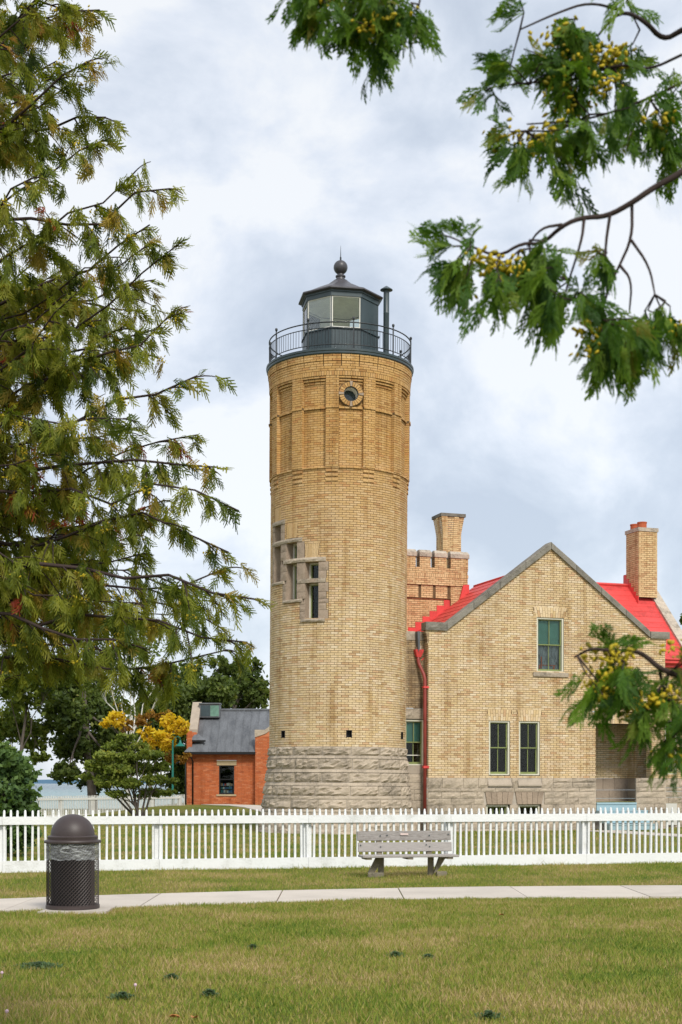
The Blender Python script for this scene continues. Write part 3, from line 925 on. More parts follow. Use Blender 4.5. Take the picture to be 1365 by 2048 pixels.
column(c1 + HW, c0 - HW, b1, m0 - .07, [.22, .25])
column(c1 + HW, c0 - HW, m0 + .06, t0_, [.55])
column(c0 - HW - 5.2, c0 - HW, b0, b1 - .09, [.25, .22, .26])
column(c2 + HW, c1 - HW, b2, m1 - .06, [.3, .4])
column(c2 + HW, c1 - HW, t0_ + .14, t1_, [.27])
column(c1 - HW - 5.2, c1 - HW, b1, b2 - .09, [.3])
column(c1 + HW, c1 + HW + 7.3, t0_ + .14, t1_, [.5])
column(c2 + HW, c2 + HW + 5.6, t1_ + .12, t2_, [.25, .24])
fillb(c2 + HW + 5.6, c2 + HW + 7.4, t1_ + .12, t2_, 1)
column(c2 - HW - 5.2, c2 - HW, b2, t2_, [.35, .3])
for (c, zt, zm, zb) in WIN:
    # reveal, frame, sash, panes
    rv = MB()
    rv.block(MT, (c - HW) * DG - .03, (c - HW) * DG, zb, zt, -.42, -.01, back=True)
    rv.block(MT, (c + HW) * DG, (c + HW) * DG + .03, zb, zt, -.42, -.01, back=True)
    rv.block(MT, (c - HW) * DG, (c + HW) * DG, zt, zt + .05, -.42, .0, nu=2, back=True)
    rv.block(MT, (c - HW) * DG, (c + HW) * DG, zm - .065, zm + .055, -.34, .03, nu=2, back=True)
    rv.block(MT, (c - HW) * DG, (c + HW) * DG, zb - .05, zb + .004, -.42, .03, nu=2, back=True)
    w = rv.build('window', M_STONE_P, tower)
    for (za, zc) in ((zb + .004, zm - .065), (zm + .055, zt)):
        fr = MB(); a, b = (c - HW) * DG, (c + HW) * DG; e = .035 / TR
        fr.block(MT, a, a + e, za, zc, -.36, -.26, back=True); fr.block(MT, b - e, b, za, zc, -.36, -.26, back=True)
        fr.block(MT, a + e, b - e, zc - .04, zc, -.36, -.26, back=True)
        fr.build('window_frame', M_OFFW, w)
        sh = MB(); a += e; b -= e; e = .035 / TR; zc -= .04
        sh.block(MT, a, a + e, za, zc, -.37, -.32, back=True); sh.block(MT, b - e, b, za, zc, -.37, -.32, back=True)
        sh.block(MT, a + e, b - e, zc - .03, zc, -.37, -.32, back=True); sh.block(MT, a + e, b - e, za, za + .05, -.37, -.32, back=True)
        sh.build('sash', M_GREEN, w)
        t_block('pane', (a + e) / DG, (b - e) / DG, za + .05, zc - .03, -.352, -.348, M_GLASS, 1, w)
    t_block('interior', c - HW - 1, c + HW + 1, zb, zt, -.95, -.9, M_DARK, 2, w)
o = fills.build('brick_infill', M_BRICK_T, tower, tint=True); o['kind'] = 'stuff'
# small iron vents
for (c, za, zb) in vents:
    m = MB()
    m.block(MT, (c - 2.2) * DG, (c + 2.2) * DG, za, zb, -.2, -.12, back=True)
    m.block(MT, (c - 2.3) * DG, (c - 1.7) * DG, za, zb, -.1, .025, back=True); m.block(MT, (c + 1.7) * DG, (c + 2.3) * DG, za, zb, -.1, .025, back=True)
    m.block(MT, (c - 1.7) * DG, (c + 1.7) * DG, zb - .02, zb, -.1, .025, back=True)
    m.build('vent_hole', M_BLACK, tower)
for (c, za, zb) in vents_up:
    m = MB(); m.block(MT, (c - 2.0) * DG, (c + 2.0) * DG, za, zb, -.3, -.2, back=True)
    m.build('vent_slot', M_BLACK, tower)
# porthole with a ring of voussoirs
oa = OC * DG
port = thing('porthole', None, None); port.parent = tower
port.location = (TR * sin(oa), -TR * cos(oa), OZ); port.rotation_euler = (0, 0, oa)
del_keys = [k for k in port.keys()]
# ring in local x (along wall), z; y = outward negative
def arcseg(m, r0, r1, a0, a1, y0, y1, n=2):
    vs = []
    for i in range(n + 1):
        a = a0 + (a1 - a0) * i / n
        for r in (r0, r1):
            for y in (y0, y1): vs.append((r * sin(a), y, r * cos(a)))
    fs = []
    for i in range(n):
        p = 4 * i; q = p + 4
        fs += [(p, q, q + 2, p + 2), (p + 1, p + 3, q + 3, q + 1), (p, p + 1, q + 1, q), (p + 2, q + 2, q + 3, p + 3)]
    fs += [(0, 2, 3, 1), (4 * n, 4 * n + 1, 4 * n + 3, 4 * n + 2)]
    m.raw(vs, fs)


bk = MB(); arcseg(bk, ORI - .01, ORO + .03, 0, 2 * pi, .015, .25, 40)
arcseg(bk, .0, ORI - .06, 0, 2 * pi, .255, .26, 24) if False else None
bk.build('ring_bed', M_MORTAR, port)
nb = 24
for i in range(nb):
    a = 2 * pi * i / nb
    key = i % 6 == 0
    m = MB()
    w = pi / nb - .022
    arcseg(m, ORI, ORO + (.02 if key else 0), a - w * (1.0), a + w * (1.0), -.035 - (.02 if key else 0), .06)
    m.build('keystone' if key else 'voussoir', M_STONE_P if key else M_BRICK_T, port)
m = MB(); arcseg(m, ORI - .022, ORI, 0, 2 * pi, .0, .05, 32); m.build('rim', M_IRONK, port)
m = MB(); arcseg(m, ORI - .02, ORI + .02, 0, 2 * pi, .05, .42, 32); m.build('reveal', M_OFFW, port)
m = MB()
m.raw([(0, .43, 0)] + [((ORI + .01) * sin(2 * pi * i / 28), .43, (ORI + .01) * cos(2 * pi * i / 28)) for i in range(28)], [(0, 1 + i, 1 + (i + 1) % 28) for i in range(28)])
m.build('pane', plain('dark_blue_pane', (0.03, 0.05, 0.06), 0.1, spec=0.6), port)

# gallery deck and railing
GD = 15.02
m = MB()
m.lathe([(TR - .1, GD - .03), (2.36, GD - .03), (2.375, GD), (2.405, GD + .02), (2.405, GD + .08), (2.425, GD + .10), (2.425, GD + .165), (2.39, GD + .18), (0.0, GD + .20)], 96)
m.build('gallery_deck', M_IRON, tower, smooth=True)
RR = 2.33
HT, HM, HB = 16.02, 15.84, 15.32
for z, r in ((HT, .022), (HM, .016), (HB, .016)):
    m = MB(); m.tube([(RR * sin(2 * pi * i / 72), -RR * cos(2 * pi * i / 72), z) for i in range(73)], r, 6, cap=False)
    m.build('handrail' if z == HT else 'railing_bar', M_IRONK, tower, smooth='all')
pm = MB()
pm.lathe([(.024, GD + .15), (.024, 16.06), (.018, 16.08), (.03, 16.10), (.044, 16.13), (.044, 16.16), (.03, 16.19), (0, 16.20)], 10)
pr = pm.build('railing_post', M_IRONK, None, smooth=True); pme = pr.data; bpy.data.objects.remove(pr)
posts = [(-61.5 + 36 * k) for k in range(10)]
for a in posts:
    o = bpy.data.objects.new('railing_post', pme); o.location = (RR * sin(a * DG), -RR * cos(a * DG), 0); fin(o, tower)
bm_ = MB(); bm_.tube([(0, 0, HB), (0, 0, HM)], .0085, 5)
pr = bm_.build('baluster', M_IRONK, None); bme = pr.data; bpy.data.objects.remove(pr)
for k in range(10):
    for j in range(1, 13):
        a = (posts[k] + 36 * j / 13) * DG
        o = bpy.data.objects.new('baluster', bme); o.location = (RR * sin(a), -RR * cos(a), 0); fin(o, tower)

# lantern room: eight sides
LR = 1.27; LA = -13.0
lant = MB(); ZL0, ZS, ZG, ZC = GD + .19, 16.19, 17.22, 17.44
def OV(k, r=LR): 
    a = (LA + 45 * k) * DG
    return Vector((r * sin(a), -r * cos(a), 0))


def side(m, k, z0, z1, t0, t1, f0=0.0, f1=1.0, r=LR):
    """slab on side k; f along side, t inward offsets"""
    A, B = OV(k, r), OV(k + 1, r)
    d_ = (B - A); nrm = Vector((d_.y, -d_.x, 0)).normalized()
    if nrm.dot(A) < 0: nrm = -nrm
    p = [A + d_ * f0, A + d_ * f1]
    vs = []
    for q in p:
        for t in (t0, t1):
            for z in (z0, z1):
                v = q - nrm * t; vs.append((v.x, v.y, z))
    m.raw(vs, [(0, 4, 5, 1), (2, 3, 7, 6), (0, 1, 3, 2), (4, 6, 7, 5), (1, 5, 7, 3), (0, 2, 6, 4)])


body = MB()
for k in range(8):
    side(body, k, ZL0, ZS - .02, 0, .04)
    side(body, k, ZS - .02, ZS + .02, -.05, .06, -.02, 1.02)
    side(body, k, ZG, ZC - .08, -.02, .05, -.01, 1.01)
    side(body, k, ZC - .08, ZC - .03, -.05, .05, -.02, 1.02)
    side(body, k, ZS + .02, ZG, -.005, .035, -.012, .018)
lantern = body.build('lantern_room', M_IRON, tower)
# vertical boards of the parapet
for k in (6, 7, 0, 1, 2):
    for j in range(9):
        m = MB(); side(m, k, ZL0 + .03, ZS - .03, -.014, .0, (j + .06) / 9, (j + .94) / 9)
        m.build('board', M_IRON, lantern)
for k in range(8):
    solid = k in (1, 4)
    if solid:
        m = MB(); side(m, k, ZS + .02, ZG, .005, .03); m.build('blank_panel', M_IRON, lantern)
        m = MB(); side(m, k, ZS + .02, ZG, .032, .05); m.build('lining_panel', M_CEIL, lantern)
    else:
        m = MB()
        for f0, f1, za, zb in ((.02, .055, ZS + .02, ZG), (.945, .98, ZS + .02, ZG), (.055, .945, ZS + .02, ZS + .06), (.055, .945, ZG - .03, ZG)):
            side(m, k, za, zb, .01, .05, f0, f1)
        m.build('pane_frame', M_OFFW, lantern)
        m = MB(); side(m, k, ZS + .06, ZG - .03, .025, .03, .055, .945)
        m.build('pane', M_GLASSL, lantern)
m = MB(); m.raw([tuple(OV(k, LR - .06) + Vector((0, 0, ZS - .06))) for k in range(8)], [tuple(range(8))]); m.build('lantern_bounce_floor', M_CEIL, lantern)  # unseen cream floor, added to bounce light up onto the ceiling
m = MB(); m.raw([tuple(OV(k, LR - .06) + Vector((0, 0, ZG + .02))) for k in range(8)] + [(0, 0, ZG + .30)], [(k, (k + 1) % 8, 8) for k in range(8)])
m.build('ceiling', M_CEIL, lantern)
m = MB()
def rp(r, z): return [tuple(OV(k, r) + Vector((0, 0, z))) for k in range(8)]
rings = [rp(1.28, ZC - .05), rp(1.36, ZC - .03), rp(1.43, ZC + .0), rp(1.43, ZC + .035), rp(1.40, ZC + .06), rp(1.15, ZC + .155), rp(.75, ZC + .36), rp(.45, ZC + .50), rp(.25, ZC + .66), rp(.0, ZC + .66)]
vs = [q for r in rings for q in r]
m.raw(vs, [(i * 8 + k, i * 8 + (k + 1) % 8, (i + 1) * 8 + (k + 1) % 8, (i + 1) * 8 + k) for i in range(len(rings) - 1) for k in range(8)])
m.build('lantern_roof', M_LROOF, lantern)
zf = ZC + .62
m = MB()
m.lathe([(.24, zf), (.24, zf + .05), (.2, zf + .07), (.15, zf + .09), (.135, zf + .17), (.165, zf + .18), (.165, zf + .22), (.12, zf + .24), (.10, zf + .30)] +
        [(.233 * sin(t), zf + .50 - .233 * cos(t)) for t in [pi * (.16 + .84 * i / 12) for i in range(13)]], 24)
m.build('ball_finial', M_LROOF, lantern, smooth=True)
m = MB(); m.tube([(0, 0, zf + .72), (0, 0, zf + .84), (0, 0, zf + .85), (0, 0, zf + 1.22)], [.03, .028, .014, .004], 8)
m.build('lightning_rod', M_IRONK, lantern)
m = MB()
sx_, sy_ = 1.50, -.45
m.lathe([(.095, GD + .18), (.095, 16.9), (.10, 16.91), (.095, 16.92), (.095, 17.66)], 16, c=(sx_, sy_))
m.build('vent_pipe', M_IRON, tower, smooth=True)
m = MB(); m.lathe([(.05, 17.62), (.205, 17.66), (.205, 17.68), (.03, 17.80), (0, 17.81)], 16, c=(sx_, sy_)); m.build('vent_cap', M_IRON, tower, smooth=True)
# ================================================================= keeper's house
house = thing('keeper_house', 'buff brick keeper house with red metal roof, stone base and steep gable', 'house', (2.853, 46.5, 0), math.atan2(.3224, .9466))
HWD = 8.86; APU = 4.44; SL = 0.754


def MH(v0):
    return lambda u, z, d: (u, v0 - d, z)


def MS(u0, sgn=-1):
    """side wall: runs along v, faces -u (sgn -1) or +u"""
    return (lambda v, z, d: (u0 - d, -v, z)) if sgn < 0 else (lambda v, z, d: (u0 + d, v, z))


CHH = 0.0738; PH = 0.2275; JH = 0.0135
ZB = 1.765
M0 = MH(0.0)
wins = {'a': (3.93, 4.94, 5.33, 7.17), 'b': (2.17, 2.93, 1.86, 3.67), 'c': (3.27, 4.04, 1.86, 3.67)}
arch = [(3.80, 5.07, 7.17, 7.53), (2.10, 3.00, 3.67, 4.05), (3.20, 4.11, 3.67, 4.05), (6.04, 8.44, 3.63, 4.01)]
cutsH = list(wins.values()) + arch + [(6.16, 8.32, 1.70, 3.63)]


def rows(z0, z1, h):
    n = max(1, round((z1 - z0) / h)); hh = (z1 - z0) / n
    return [(z0 + hh * i, z0 + hh * (i + 1), i) for i in range(n)]


def gb(zm):
    if zm < 6.0: return (0.0, HWD)
    if zm < 6.59:
        s = 0.10 * (zm - 6.0) / .59
        s = round(s / .02) * .02
        return (-s, HWD + s * .6)
    w = (9.52 - zm) / SL
    return (APU - w, APU + w)


def splay(m_b, m_m, M, a, b, z0, z1, n, f=0.84):
    c = (a + b) / 2
    m_m.face([M(a, z0, 0.001), M(b, z0, 0.001), M(b, z1, 0.001), M(a, z1, 0.001)])
    for i in range(n):
        f0 = a + (b - a) * i / n; f1 = a + (b - a) * (i + 1) / n
        b0 = c + (f0 - c) * f; b1 = c + (f1 - c) * f
        zm = z0 + (z1 - z0) * (0.62 if i % 2 else 0.38)
        for (za, zc) in ((z0 + .002, zm - .004), (zm + .004, z1 - .005)):
            m_b.tt = random.random() * .8
            g = .005
            def U(p0, p1, z): return p0 + (p1 - p0) * (z - z0) / (z1 - z0)
            fr = [(U(b0, f0, za) + g, za), (U(b1, f1, za) - g, za), (U(b1, f1, zc) - g, zc), (U(b0, f0, zc) + g, zc)]
            vs = [M(u, z, .013) for u, z in fr] + [M(u, z, -.01) for u, z in fr]
            m_b.raw(vs, [(0, 1, 2, 3), (0, 3, 7, 4), (1, 5, 6, 2), (3, 2, 6, 7), (0, 4, 5, 1)])
    for sgn in (-1, 1):
        rr = rows(z0, z1, CHH)
        for (za, zc, k) in rr:
            ff = f + (1 - f) * ((za + zc) / 2 - z0) / (z1 - z0)
            e0 = c + sgn * (b - c) * ff; e1 = c + sgn * (b - c)
            if abs(e1 - e0) > .03:
                m_b.tt = random.random()
                m_b.block(M, min(e0, e1) + .004, max(e0, e1) - .002, za + .005, zc - .005, -.01, .012)


hb = MB(); hm = MB(); pickedH = []
def pickH(a, b, z0, z1): return z1 < 4.6 and a > 0.1 and b < 6.1 and len(pickedH) < 300


lay(M0, rows(ZB, 9.48, CHH), 0, HWD, cutsH, PH, JH, JH, hb, hm, pick=pickH, picked=pickedH, bounds=gb)
for (a, b, z0, z1), n in zip(arch, (12, 9, 9, 26)):
    splay(hb, hm, M0, a, b, z0, z1, n, 0.86 if n < 20 else .95)
# thin return of the gable wall beside the recess, and its far side
lay(MS(0.0), rows(ZB, 6.59, CHH), -1.3, 0, [], PH, JH, JH, hb, hm)
lay(MS(HWD, 1), rows(ZB, 6.59, CHH), 0, 1.25, [], PH, JH, JH, hb, hm)
# porch: back wall, inner side wall
lay(MH(1.9), rows(ZB, 3.75, CHH), 5.5, 8.49, [], PH, JH, JH, hb, hm)
lay(MS(8.49), rows(ZB, 3.75, CHH), -1.9, -1.25, [], PH, JH, JH, hb, hm)
lay(MS(8.32), rows(ZB, 3.63, CHH), -.32, 0, [], PH, JH, JH, hb, hm)
# main front wall right of the gable
MF = MH(1.25)
lay(MF, rows(ZB, 5.9, CHH), 8.49, 10.72, [(9.62, 10.12, 1.9, 3.85)], PH, JH, JH, hb, hm)
lay(MS(10.72, 1), rows(ZB, 8.75, CHH), 1.25, 6.85, [], PH, JH, JH, hb, hm, bounds=lambda z: (1.25, 6.85) if z < 5.9 else (4.05 - (8.75 - z) * .98, 4.05 + (8.75 - z) * .98))
o = hb.build('brickwork', M_BRICK_H, house, tint=True); o['kind'] = 'stuff'
hm.build('mortar_wall', M_MORTAR, house)
tm = MB(); tm.block(lambda u, z, d: (u, -d, z), -PH / 2 + JH / 2, PH / 2 - JH / 2, -CHH / 2 + .0055, CHH / 2 - .0055, -.01, .012)
proto = tm.build('brick', M_BRICK_H, house); me_b = proto.data; bpy.data.objects.remove(proto)
for u, z, dj in pickedH:
    o = bpy.data.objects.new('brick', me_b); o.location = (u, -(dj - .012), z); fin(o, house)
# end triangle of the far gable
m = MB(); m.prism([(10.70, 1.25, 5.9), (10.70, 6.85, 5.9), (10.70, 4.05, 8.75)], (0, 0, 0), (.0, 0, 0.001)); m.build('end_gable', M_MORTAR, house)

# darker brick recess wall beside the tower with its window
db = MB(); dm = MB()
MR = MH(0.32)
lay(MR, rows(ZB, 6.28, CHH), -2.2, 0.0, [(-.72, -.005, 1.7, 4.05)], PH, JH, JH, db, dm)
o = db.build('recess_brickwork', M_BRICK_D, house, tint=True); o['kind'] = 'stuff'; o['label'] = 'dark mottled brickwork of the narrow recess'
dm.build('recess_wall', M_MORTAR_D, house)


def stone(M, a, b, z0, z1, bulge=.035, mat=None, d=.03, nu=5, nz=3, name='stone', parent=None):
    global sd_
    sd_ += 1
    return rock(M, a + .005, b - .005, z0 + .005, z1 - .005, d, bulge, name, mat or M_STONE, parent or house, nu=nu, nz=nz, seed=sd_, scale_u=1, back=.06)


stone(MR, -.76, .0, 3.70, 4.05, .04, name='lintel')
stone(MR, -.74, .0, 1.90, 2.18, .0, M_STONE_L, name='window_sill')
stone(MR, -.78, -.33, 6.28, 6.58, .02, name='coping_stone'); stone(MR, -.25, .0, 6.28, 6.58, .02, name='coping_stone')
stone(MR, -1.6, -.8, 6.28, 6.58, .02, name='coping_stone')
zz = 1.90
for i, h in enumerate([.28, .24, .14, .22, .34, .34, .44]):
    zz2 = zz - h
    if i in (2, 3):
        stone(MR, -.9, -.38, zz2, zz, .02); stone(MR, -.38, 0, zz2, zz, .02)
    else:
        stone(MR, -.9, 0, zz2, zz, .03)
    zz = zz2
m = MB(); m.face([MR(-2.2, -.1, 0), MR(0, -.1, 0), MR(0, 1.95, 0), MR(-2.2, 1.95, 0)]); m.build('recess_base_mortar', M_MORTAR_S, house)

# rough stone base of the gable wall
cutS = [(2.06, 2.93, .30, .88), (3.24, 4.09, .30, .88), (6.16, 7.71, -.2, 1.9), (2.12, 3.00, 1.48, 1.86), (3.22, 4.11, 1.48, 1.86),
        (1.98, 4.20, .88, 1.30)]
srows = [(1.765, 1.43, .05), (1.43, 1.30, .02), (1.30, 1.09, .03), (1.09, .88, .025), (.88, .58, .035), (.58, .30, .03), (.30, .08, .03), (.08, -.12, .03)]
random.seed(21)
for ri, (zt, zb, bl) in enumerate(srows):
    cc = [(a, b) for a, b, c, e in cutS if c < (zt + zb) / 2 < e]
    for a, b in free_cut(-.02, HWD + .02, cc):
        u = a
        while u < b - .01:
            w = random.uniform(.42, .95) if zt - zb > .15 else random.uniform(.5, 1.1)
            if b - u - w < .25: w = b - u
            if ri in (0, 2, 4) and random.random() < .25 and w > .5 and zt - zb > .25:
                h = (zt + zb) / 2 + .02
                stone(M0, u, u + w, h, zt, bl * .7); stone(M0, u, u + w, zb, h, bl * .7)
            else:
                stone(M0, u, u + w, zb, zt, bl)
            u += w
m = MB()
for a, b, c, e in [(-.02, HWD, -.12, .30), (-.02, 2.06, .30, .88), (2.93, 3.24, .30, .88), (4.09, 6.16, .30, .88), (-.02, 6.16, .88, ZB), (7.71, HWD, .30, ZB)]:
    m.face([M0(a, c, .004), M0(b, c, .004), M0(b, e, .004), M0(a, e, .004)])
# voussoirs over the basement windows
m.build('base_mortar', M_MORTAR_S, house)
for (a, b) in ((2.02, 3.07), (3.12, 4.18)):
    c = (a + b) / 2; n = 5
    for i in range(n):
        f0 = a + (b - a) * i / n; f1 = a + (b - a) * (i + 1) / n
        b0 = c + (f0 - c) * .86; b1 = c + (f1 - c) * .86
        mm = MB(); q = [(b0 + .006, .89), (b1 - .006, .89), (f1 - .006, 1.295), (f0 + .006, 1.295)]
        vs = [M0(u, z, .045) for u, z in q] + [M0(u, z, 0) for u, z in q]
        mm.raw(vs, [(0, 1, 2, 3), (0, 3, 7, 4), (1, 5, 6, 2), (3, 2, 6, 7), (0, 4, 5, 1)])
        mm.build('voussoir', M_STONE_P, house)
# side returns of the base
for (M_, a, b) in ((MS(-.02), -.3, 0), (MS(HWD + .02, 1), 0, 1.2)):
    for ri, (zt, zb, bl) in enumerate(srows):
        stone(M_, a, b, zb, zt, bl * .5, nu=3)
# sloping dressed sills of the two tall windows
for a, b in ((2.17, 2.96), (3.27, 4.07)):
    mm = MB()
    mm.raw([M0(a - .02, 1.86, -.06), M0(b - .02, 1.86, -.06), M0(b + .03, 1.54, .075), M0(a - .05, 1.54, .075), M0(a - .05, 1.49, .07), M0(b + .03, 1.49, .07),
            M0(a - .05, 1.49, -.06), M0(b + .03, 1.49, -.06)], [(0, 3, 2, 1), (3, 4, 5, 2), (0, 6, 4, 3), (1, 2, 5, 7)])
    mm.build('window_sill', M_STONE_L, house)
stone(M0, 3.78, 5.10, 5.17, 5.33, .012, M_STONE, d=.06, name='window_sill')
# porch stonework, floor and steps
for ri, (zt, zb) in enumerate([(1.765, 1.35), (1.35, 1.05), (1.05, .93)]):
    u = 6.0
    while u < 8.45:
        w = min(random.uniform(.45, .9), 8.49 - u)
        if 8.49 - u - w < .2: w = 8.49 - u
        stone(MH(1.9), u, u + w, zb, zt, .0, M_STONE_P, d=.012, nu=2, nz=2); u += w
    stone(MS(8.49), -1.9, -1.27, zb, zt, .0, M_STONE_P, d=.012, nu=2, nz=2)
    stone(MS(6.16 - .0, 1), .02, .4, zb, zt, 0, M_STONE_P, d=.0, nu=2, nz=2)
mm = MB(); mm.box(5.6, 8.48, .35, 1.9, 3.66, 3.72); mm.box(5.55, 5.6, .3, 1.9, .9, 3.72); mm.box(5.6, 8.31, .3, .36, 3.63, 3.80)
mm.build('porch_ceiling', M_MORTAR_D, house)
mm = MB(); mm.box(6.165, 7.705, -.06, 1.88, .66, .91); mm.box(6.165, 7.705, -.085, -.055, .87, .93); mm.box(7.705, 8.48, .3, 1.88, .66, .91)
pf = mm.build('porch_floor', M_BLUE, house)
for i, (ya, yb, zt) in enumerate([(-.40, -.09, .66), (-.72, -.40, .44), (-1.04, -.72, .22)]):
    mm = MB(); mm.box(6.10 - .0, 7.95, ya, yb, zt - .2, zt); mm.box(6.10, 7.95, ya - .02, ya + .01, zt - .035, zt + .006); mm.build('step', M_BLUE, house)

# windows
def sash_window(u0, u1, z0, z1, v0, blind=False, lace=False, small=False, lower_half_screen=False):
    """two-over-two sash window set into the wall whose face is at v0"""
    e = .055
    m = MB()
    m.box(u0, u0 + e, v0 + .015, v0 + .17, z0, z1); m.box(u1 - e, u1, v0 + .015, v0 + .17, z0, z1)
    m.box(u0 + e, u1 - e, v0 + .02, v0 + .17, z1 - e, z1); m.box(u0 + e, u1 - e, v0 - .01, v0 + .17, z0, z0 + .04)
    w = m.build('window', M_CREAM, house)
    a, b, c, d_ = u0 + e, u1 - e, z0 + .04, z1 - e
    t = .042
    def sash(za, zb, vv, bot):
        s = MB()
        s.box(a + .002, a + t, vv, vv + .035, za, zb); s.box(b - t, b - .002, vv, vv + .035, za, zb)
        s.box(a + t, b - t, vv, vv + .035, zb - .035, zb); s.box(a + t, b - t, vv, vv + .035, za, za + bot)
        nm = 3 if small else 2
        for i in range(1, nm):
            c_ = a + (b - a) * i / nm
            s.box(c_ - .012, c_ + .012, vv + .003, vv + .032, za + bot, zb - .035)
        s.build('sash', M_GREEN, w)
        for i in range(nm):
            p = MB(); x0 = a + t if i == 0 else a + (b - a) * i / nm + .012; x1 = b - t if i == nm - 1 else a + (b - a) * (i + 1) / nm - .012
            p.box(x0, x1, vv + .015, vv + .019, za + bot, zb - .035); p.build('pane', M_GLASS, w)
    if small:
        sash(c, d_, v0 + .1, .04)
    else:
        zm = (c + d_) / 2 + .02
        sash(c, zm + .02, v0 + .125, .07); sash(zm - .02, d_, v0 + .085, .035)
        if lower_half_screen:
            p = MB(); p.box(a + t, b - t, v0 + .118, v0 + .124, c + .28, c + .305); p.build('screen_bar', M_OFFW, w)
        if blind:
            p = MB(); p.box(a, b, v0 + .175, v0 + .18, zm, d_); p.build('blind', M_TEAL, w)
        if lace:
            p = MB(); n = 24
            vs = []; 
            for i in range(n + 1):
                x = a + (b - a) * i / n; y = v0 + .22 + .02 * sin(i * 1.7)
                vs += [(x, y, c), (x, y, zm)]
            p.raw(vs, [(2 * i, 2 * i + 2, 2 * i + 3, 2 * i + 1) for i in range(n)])
            p.build('lace_curtain', M_LACE, w)
            p = MB(); p.box(a + .2, a + .24, v0 + .2, v0 + .205, c + .1, c + .5); p.box(a + .12, b - .14, v0 + .2, v0 + .205, c + .2, c + .225); p.box(a + .12, a + .17, v0 + .2, v0 + .205, c + .02, c + .2); p.box(b - .24, b - .18, v0 + .2, v0 + .205, c + .06, c + .22)
            p.build('wooden_rack', M_CLAY, w)
    p = MB()
    p.box(u0 - .3, u1 + .3, v0 + 1.2, v0 + 1.22, z0 - .3, z1 + .2); p.box(u0 - .32, u0 - .3, v0 + .2, v0 + 1.2, z0 - .3, z1 + .2); p.box(u1 + .3, u1 + .32, v0 + .2, v0 + 1.2, z0 - .3, z1 + .2)
    p.box(u0 - .3, u1 + .3, v0 + .2, v0 + 1.2, z1 + .2, z1 + .22); p.box(u0 - .3, u1 + .3, v0 + .2, v0 + 1.2, z0 - .32, z0 - .3)
    p.box(u0 - .3, u0, v0 + .171, v0 + .175, z0 - .3, z1 + .2); p.box(u1, u1 + .3, v0 + .171, v0 + .175, z0 - .3, z1 + .2)
    p.build('interior', M_DARK, w)
    return w


sash_window(*wins['a'], 0.0, blind=True, lace=True)
sash_window(*wins['b'], 0.0); sash_window(*wins['c'], 0.0)
sash_window(-.70, -.012, 2.18, 3.68, .32, blind=True, lower_half_screen=True)
sash_window(2.09, 2.90, .32, .87, .03, small=True); sash_window(3.27, 4.06, .32, .87, .03, small=True)
sash_window(9.62, 10.12, 1.9, 3.85, 1.25)
# base of the main front wall with a small white hatch
u = 8.49
for ri, (zt, zb, bl) in enumerate(srows):
    u = 8.9
    while u < 10.7:
        w = min(random.uniform(.5, .9), 10.74 - u)
        if 10.74 - u - w < .25: w = 10.74 - u
        stone(MF, u, u + w, zb, zt, bl); u += w
mm = MB(); mm.box(9.49, 10.05, 1.13, 1.19, .1, .87); hh = mm.build('cellar_hatch', M_WHITE2, house)

# gable copings and kneeler stones
def cope(u0, z0, u1, z1, name='coping_stone', mat=None, v0=-.09, v1=.34, th=.235):
    m = MB(); n = 5
    vs = []
    for i in range(n + 1):
        f = i / n
        u = u0 + (u1 - u0) * f; z = z0 + (z1 - z0) * f
        q = .007 * noise.noise(Vector((u * 9, z * 9, 3)))
        for (vv, zz) in ((v0 + q, z - th), (v0 + q, z - .03 + q), (v0 + .03, z + q), (v1, z + q), (v1, z - th)):
            vs.append((u, vv, zz))
    fs = []
    for i in range(n):
        for k in range(5):
            k2 = (k + 1) % 5
            fs.append((5 * i + k, 5 * i + k2, 5 * (i + 1) + k2, 5 * (i + 1) + k))
    fs += [(4, 3, 2, 1, 0), tuple(5 * n + k for k in range(5))]
    m.raw(vs, fs)
    return m.build(name, mat or M_COPING, house)


for sgn in (-1, 1):
    n = 4
    du = 3.80
    for i in range(n):
        f0, f1 = i / n + .002, (i + 1) / n - .002
        ua, ub = APU + sgn * du * f0, APU + sgn * du * f1
        za, zb_ = 9.72 - SL * du * f0, 9.72 - SL * du * f1
        if sgn < 0: cope(ub, zb_, ua, za)
        else: cope(ua, za, ub, zb_)
stone(M0, -.11, .66, 6.59, 6.87, .03, M_COPING, d=.07, name='kneeler_stone')
stone(M0, 8.27, 9.02, 6.59, 6.84, .03, M_COPING, d=.07, name='kneeler_stone')
mm = MB(); mm.box(-.11, .66, -.06, .34, 6.6, 6.86); mm.box(8.27, 9.02, -.06, .34, 6.6, 6.83); mm.build('kneeler_backing', M_COPING, house)
for i in range(4):
    mm = MB(); mm.box(-.03 - .022 * i, .02, -.02 - .0, .34, 6.22 + .09 * i, 6.30 + .09 * i); mm.build('corbel', M_BRICK_D, house)

# roofs
RZ = 9.0
def roof_poly(name, pts, th=.06, mat=None):
    m = MB(); m.prism([Vector(p) for p in pts], (0, 0, -th), (0, 0, 0)); return m.build(name, mat or M_RED, house)


def wz(u): return RZ - SL * abs(u - 4.33)
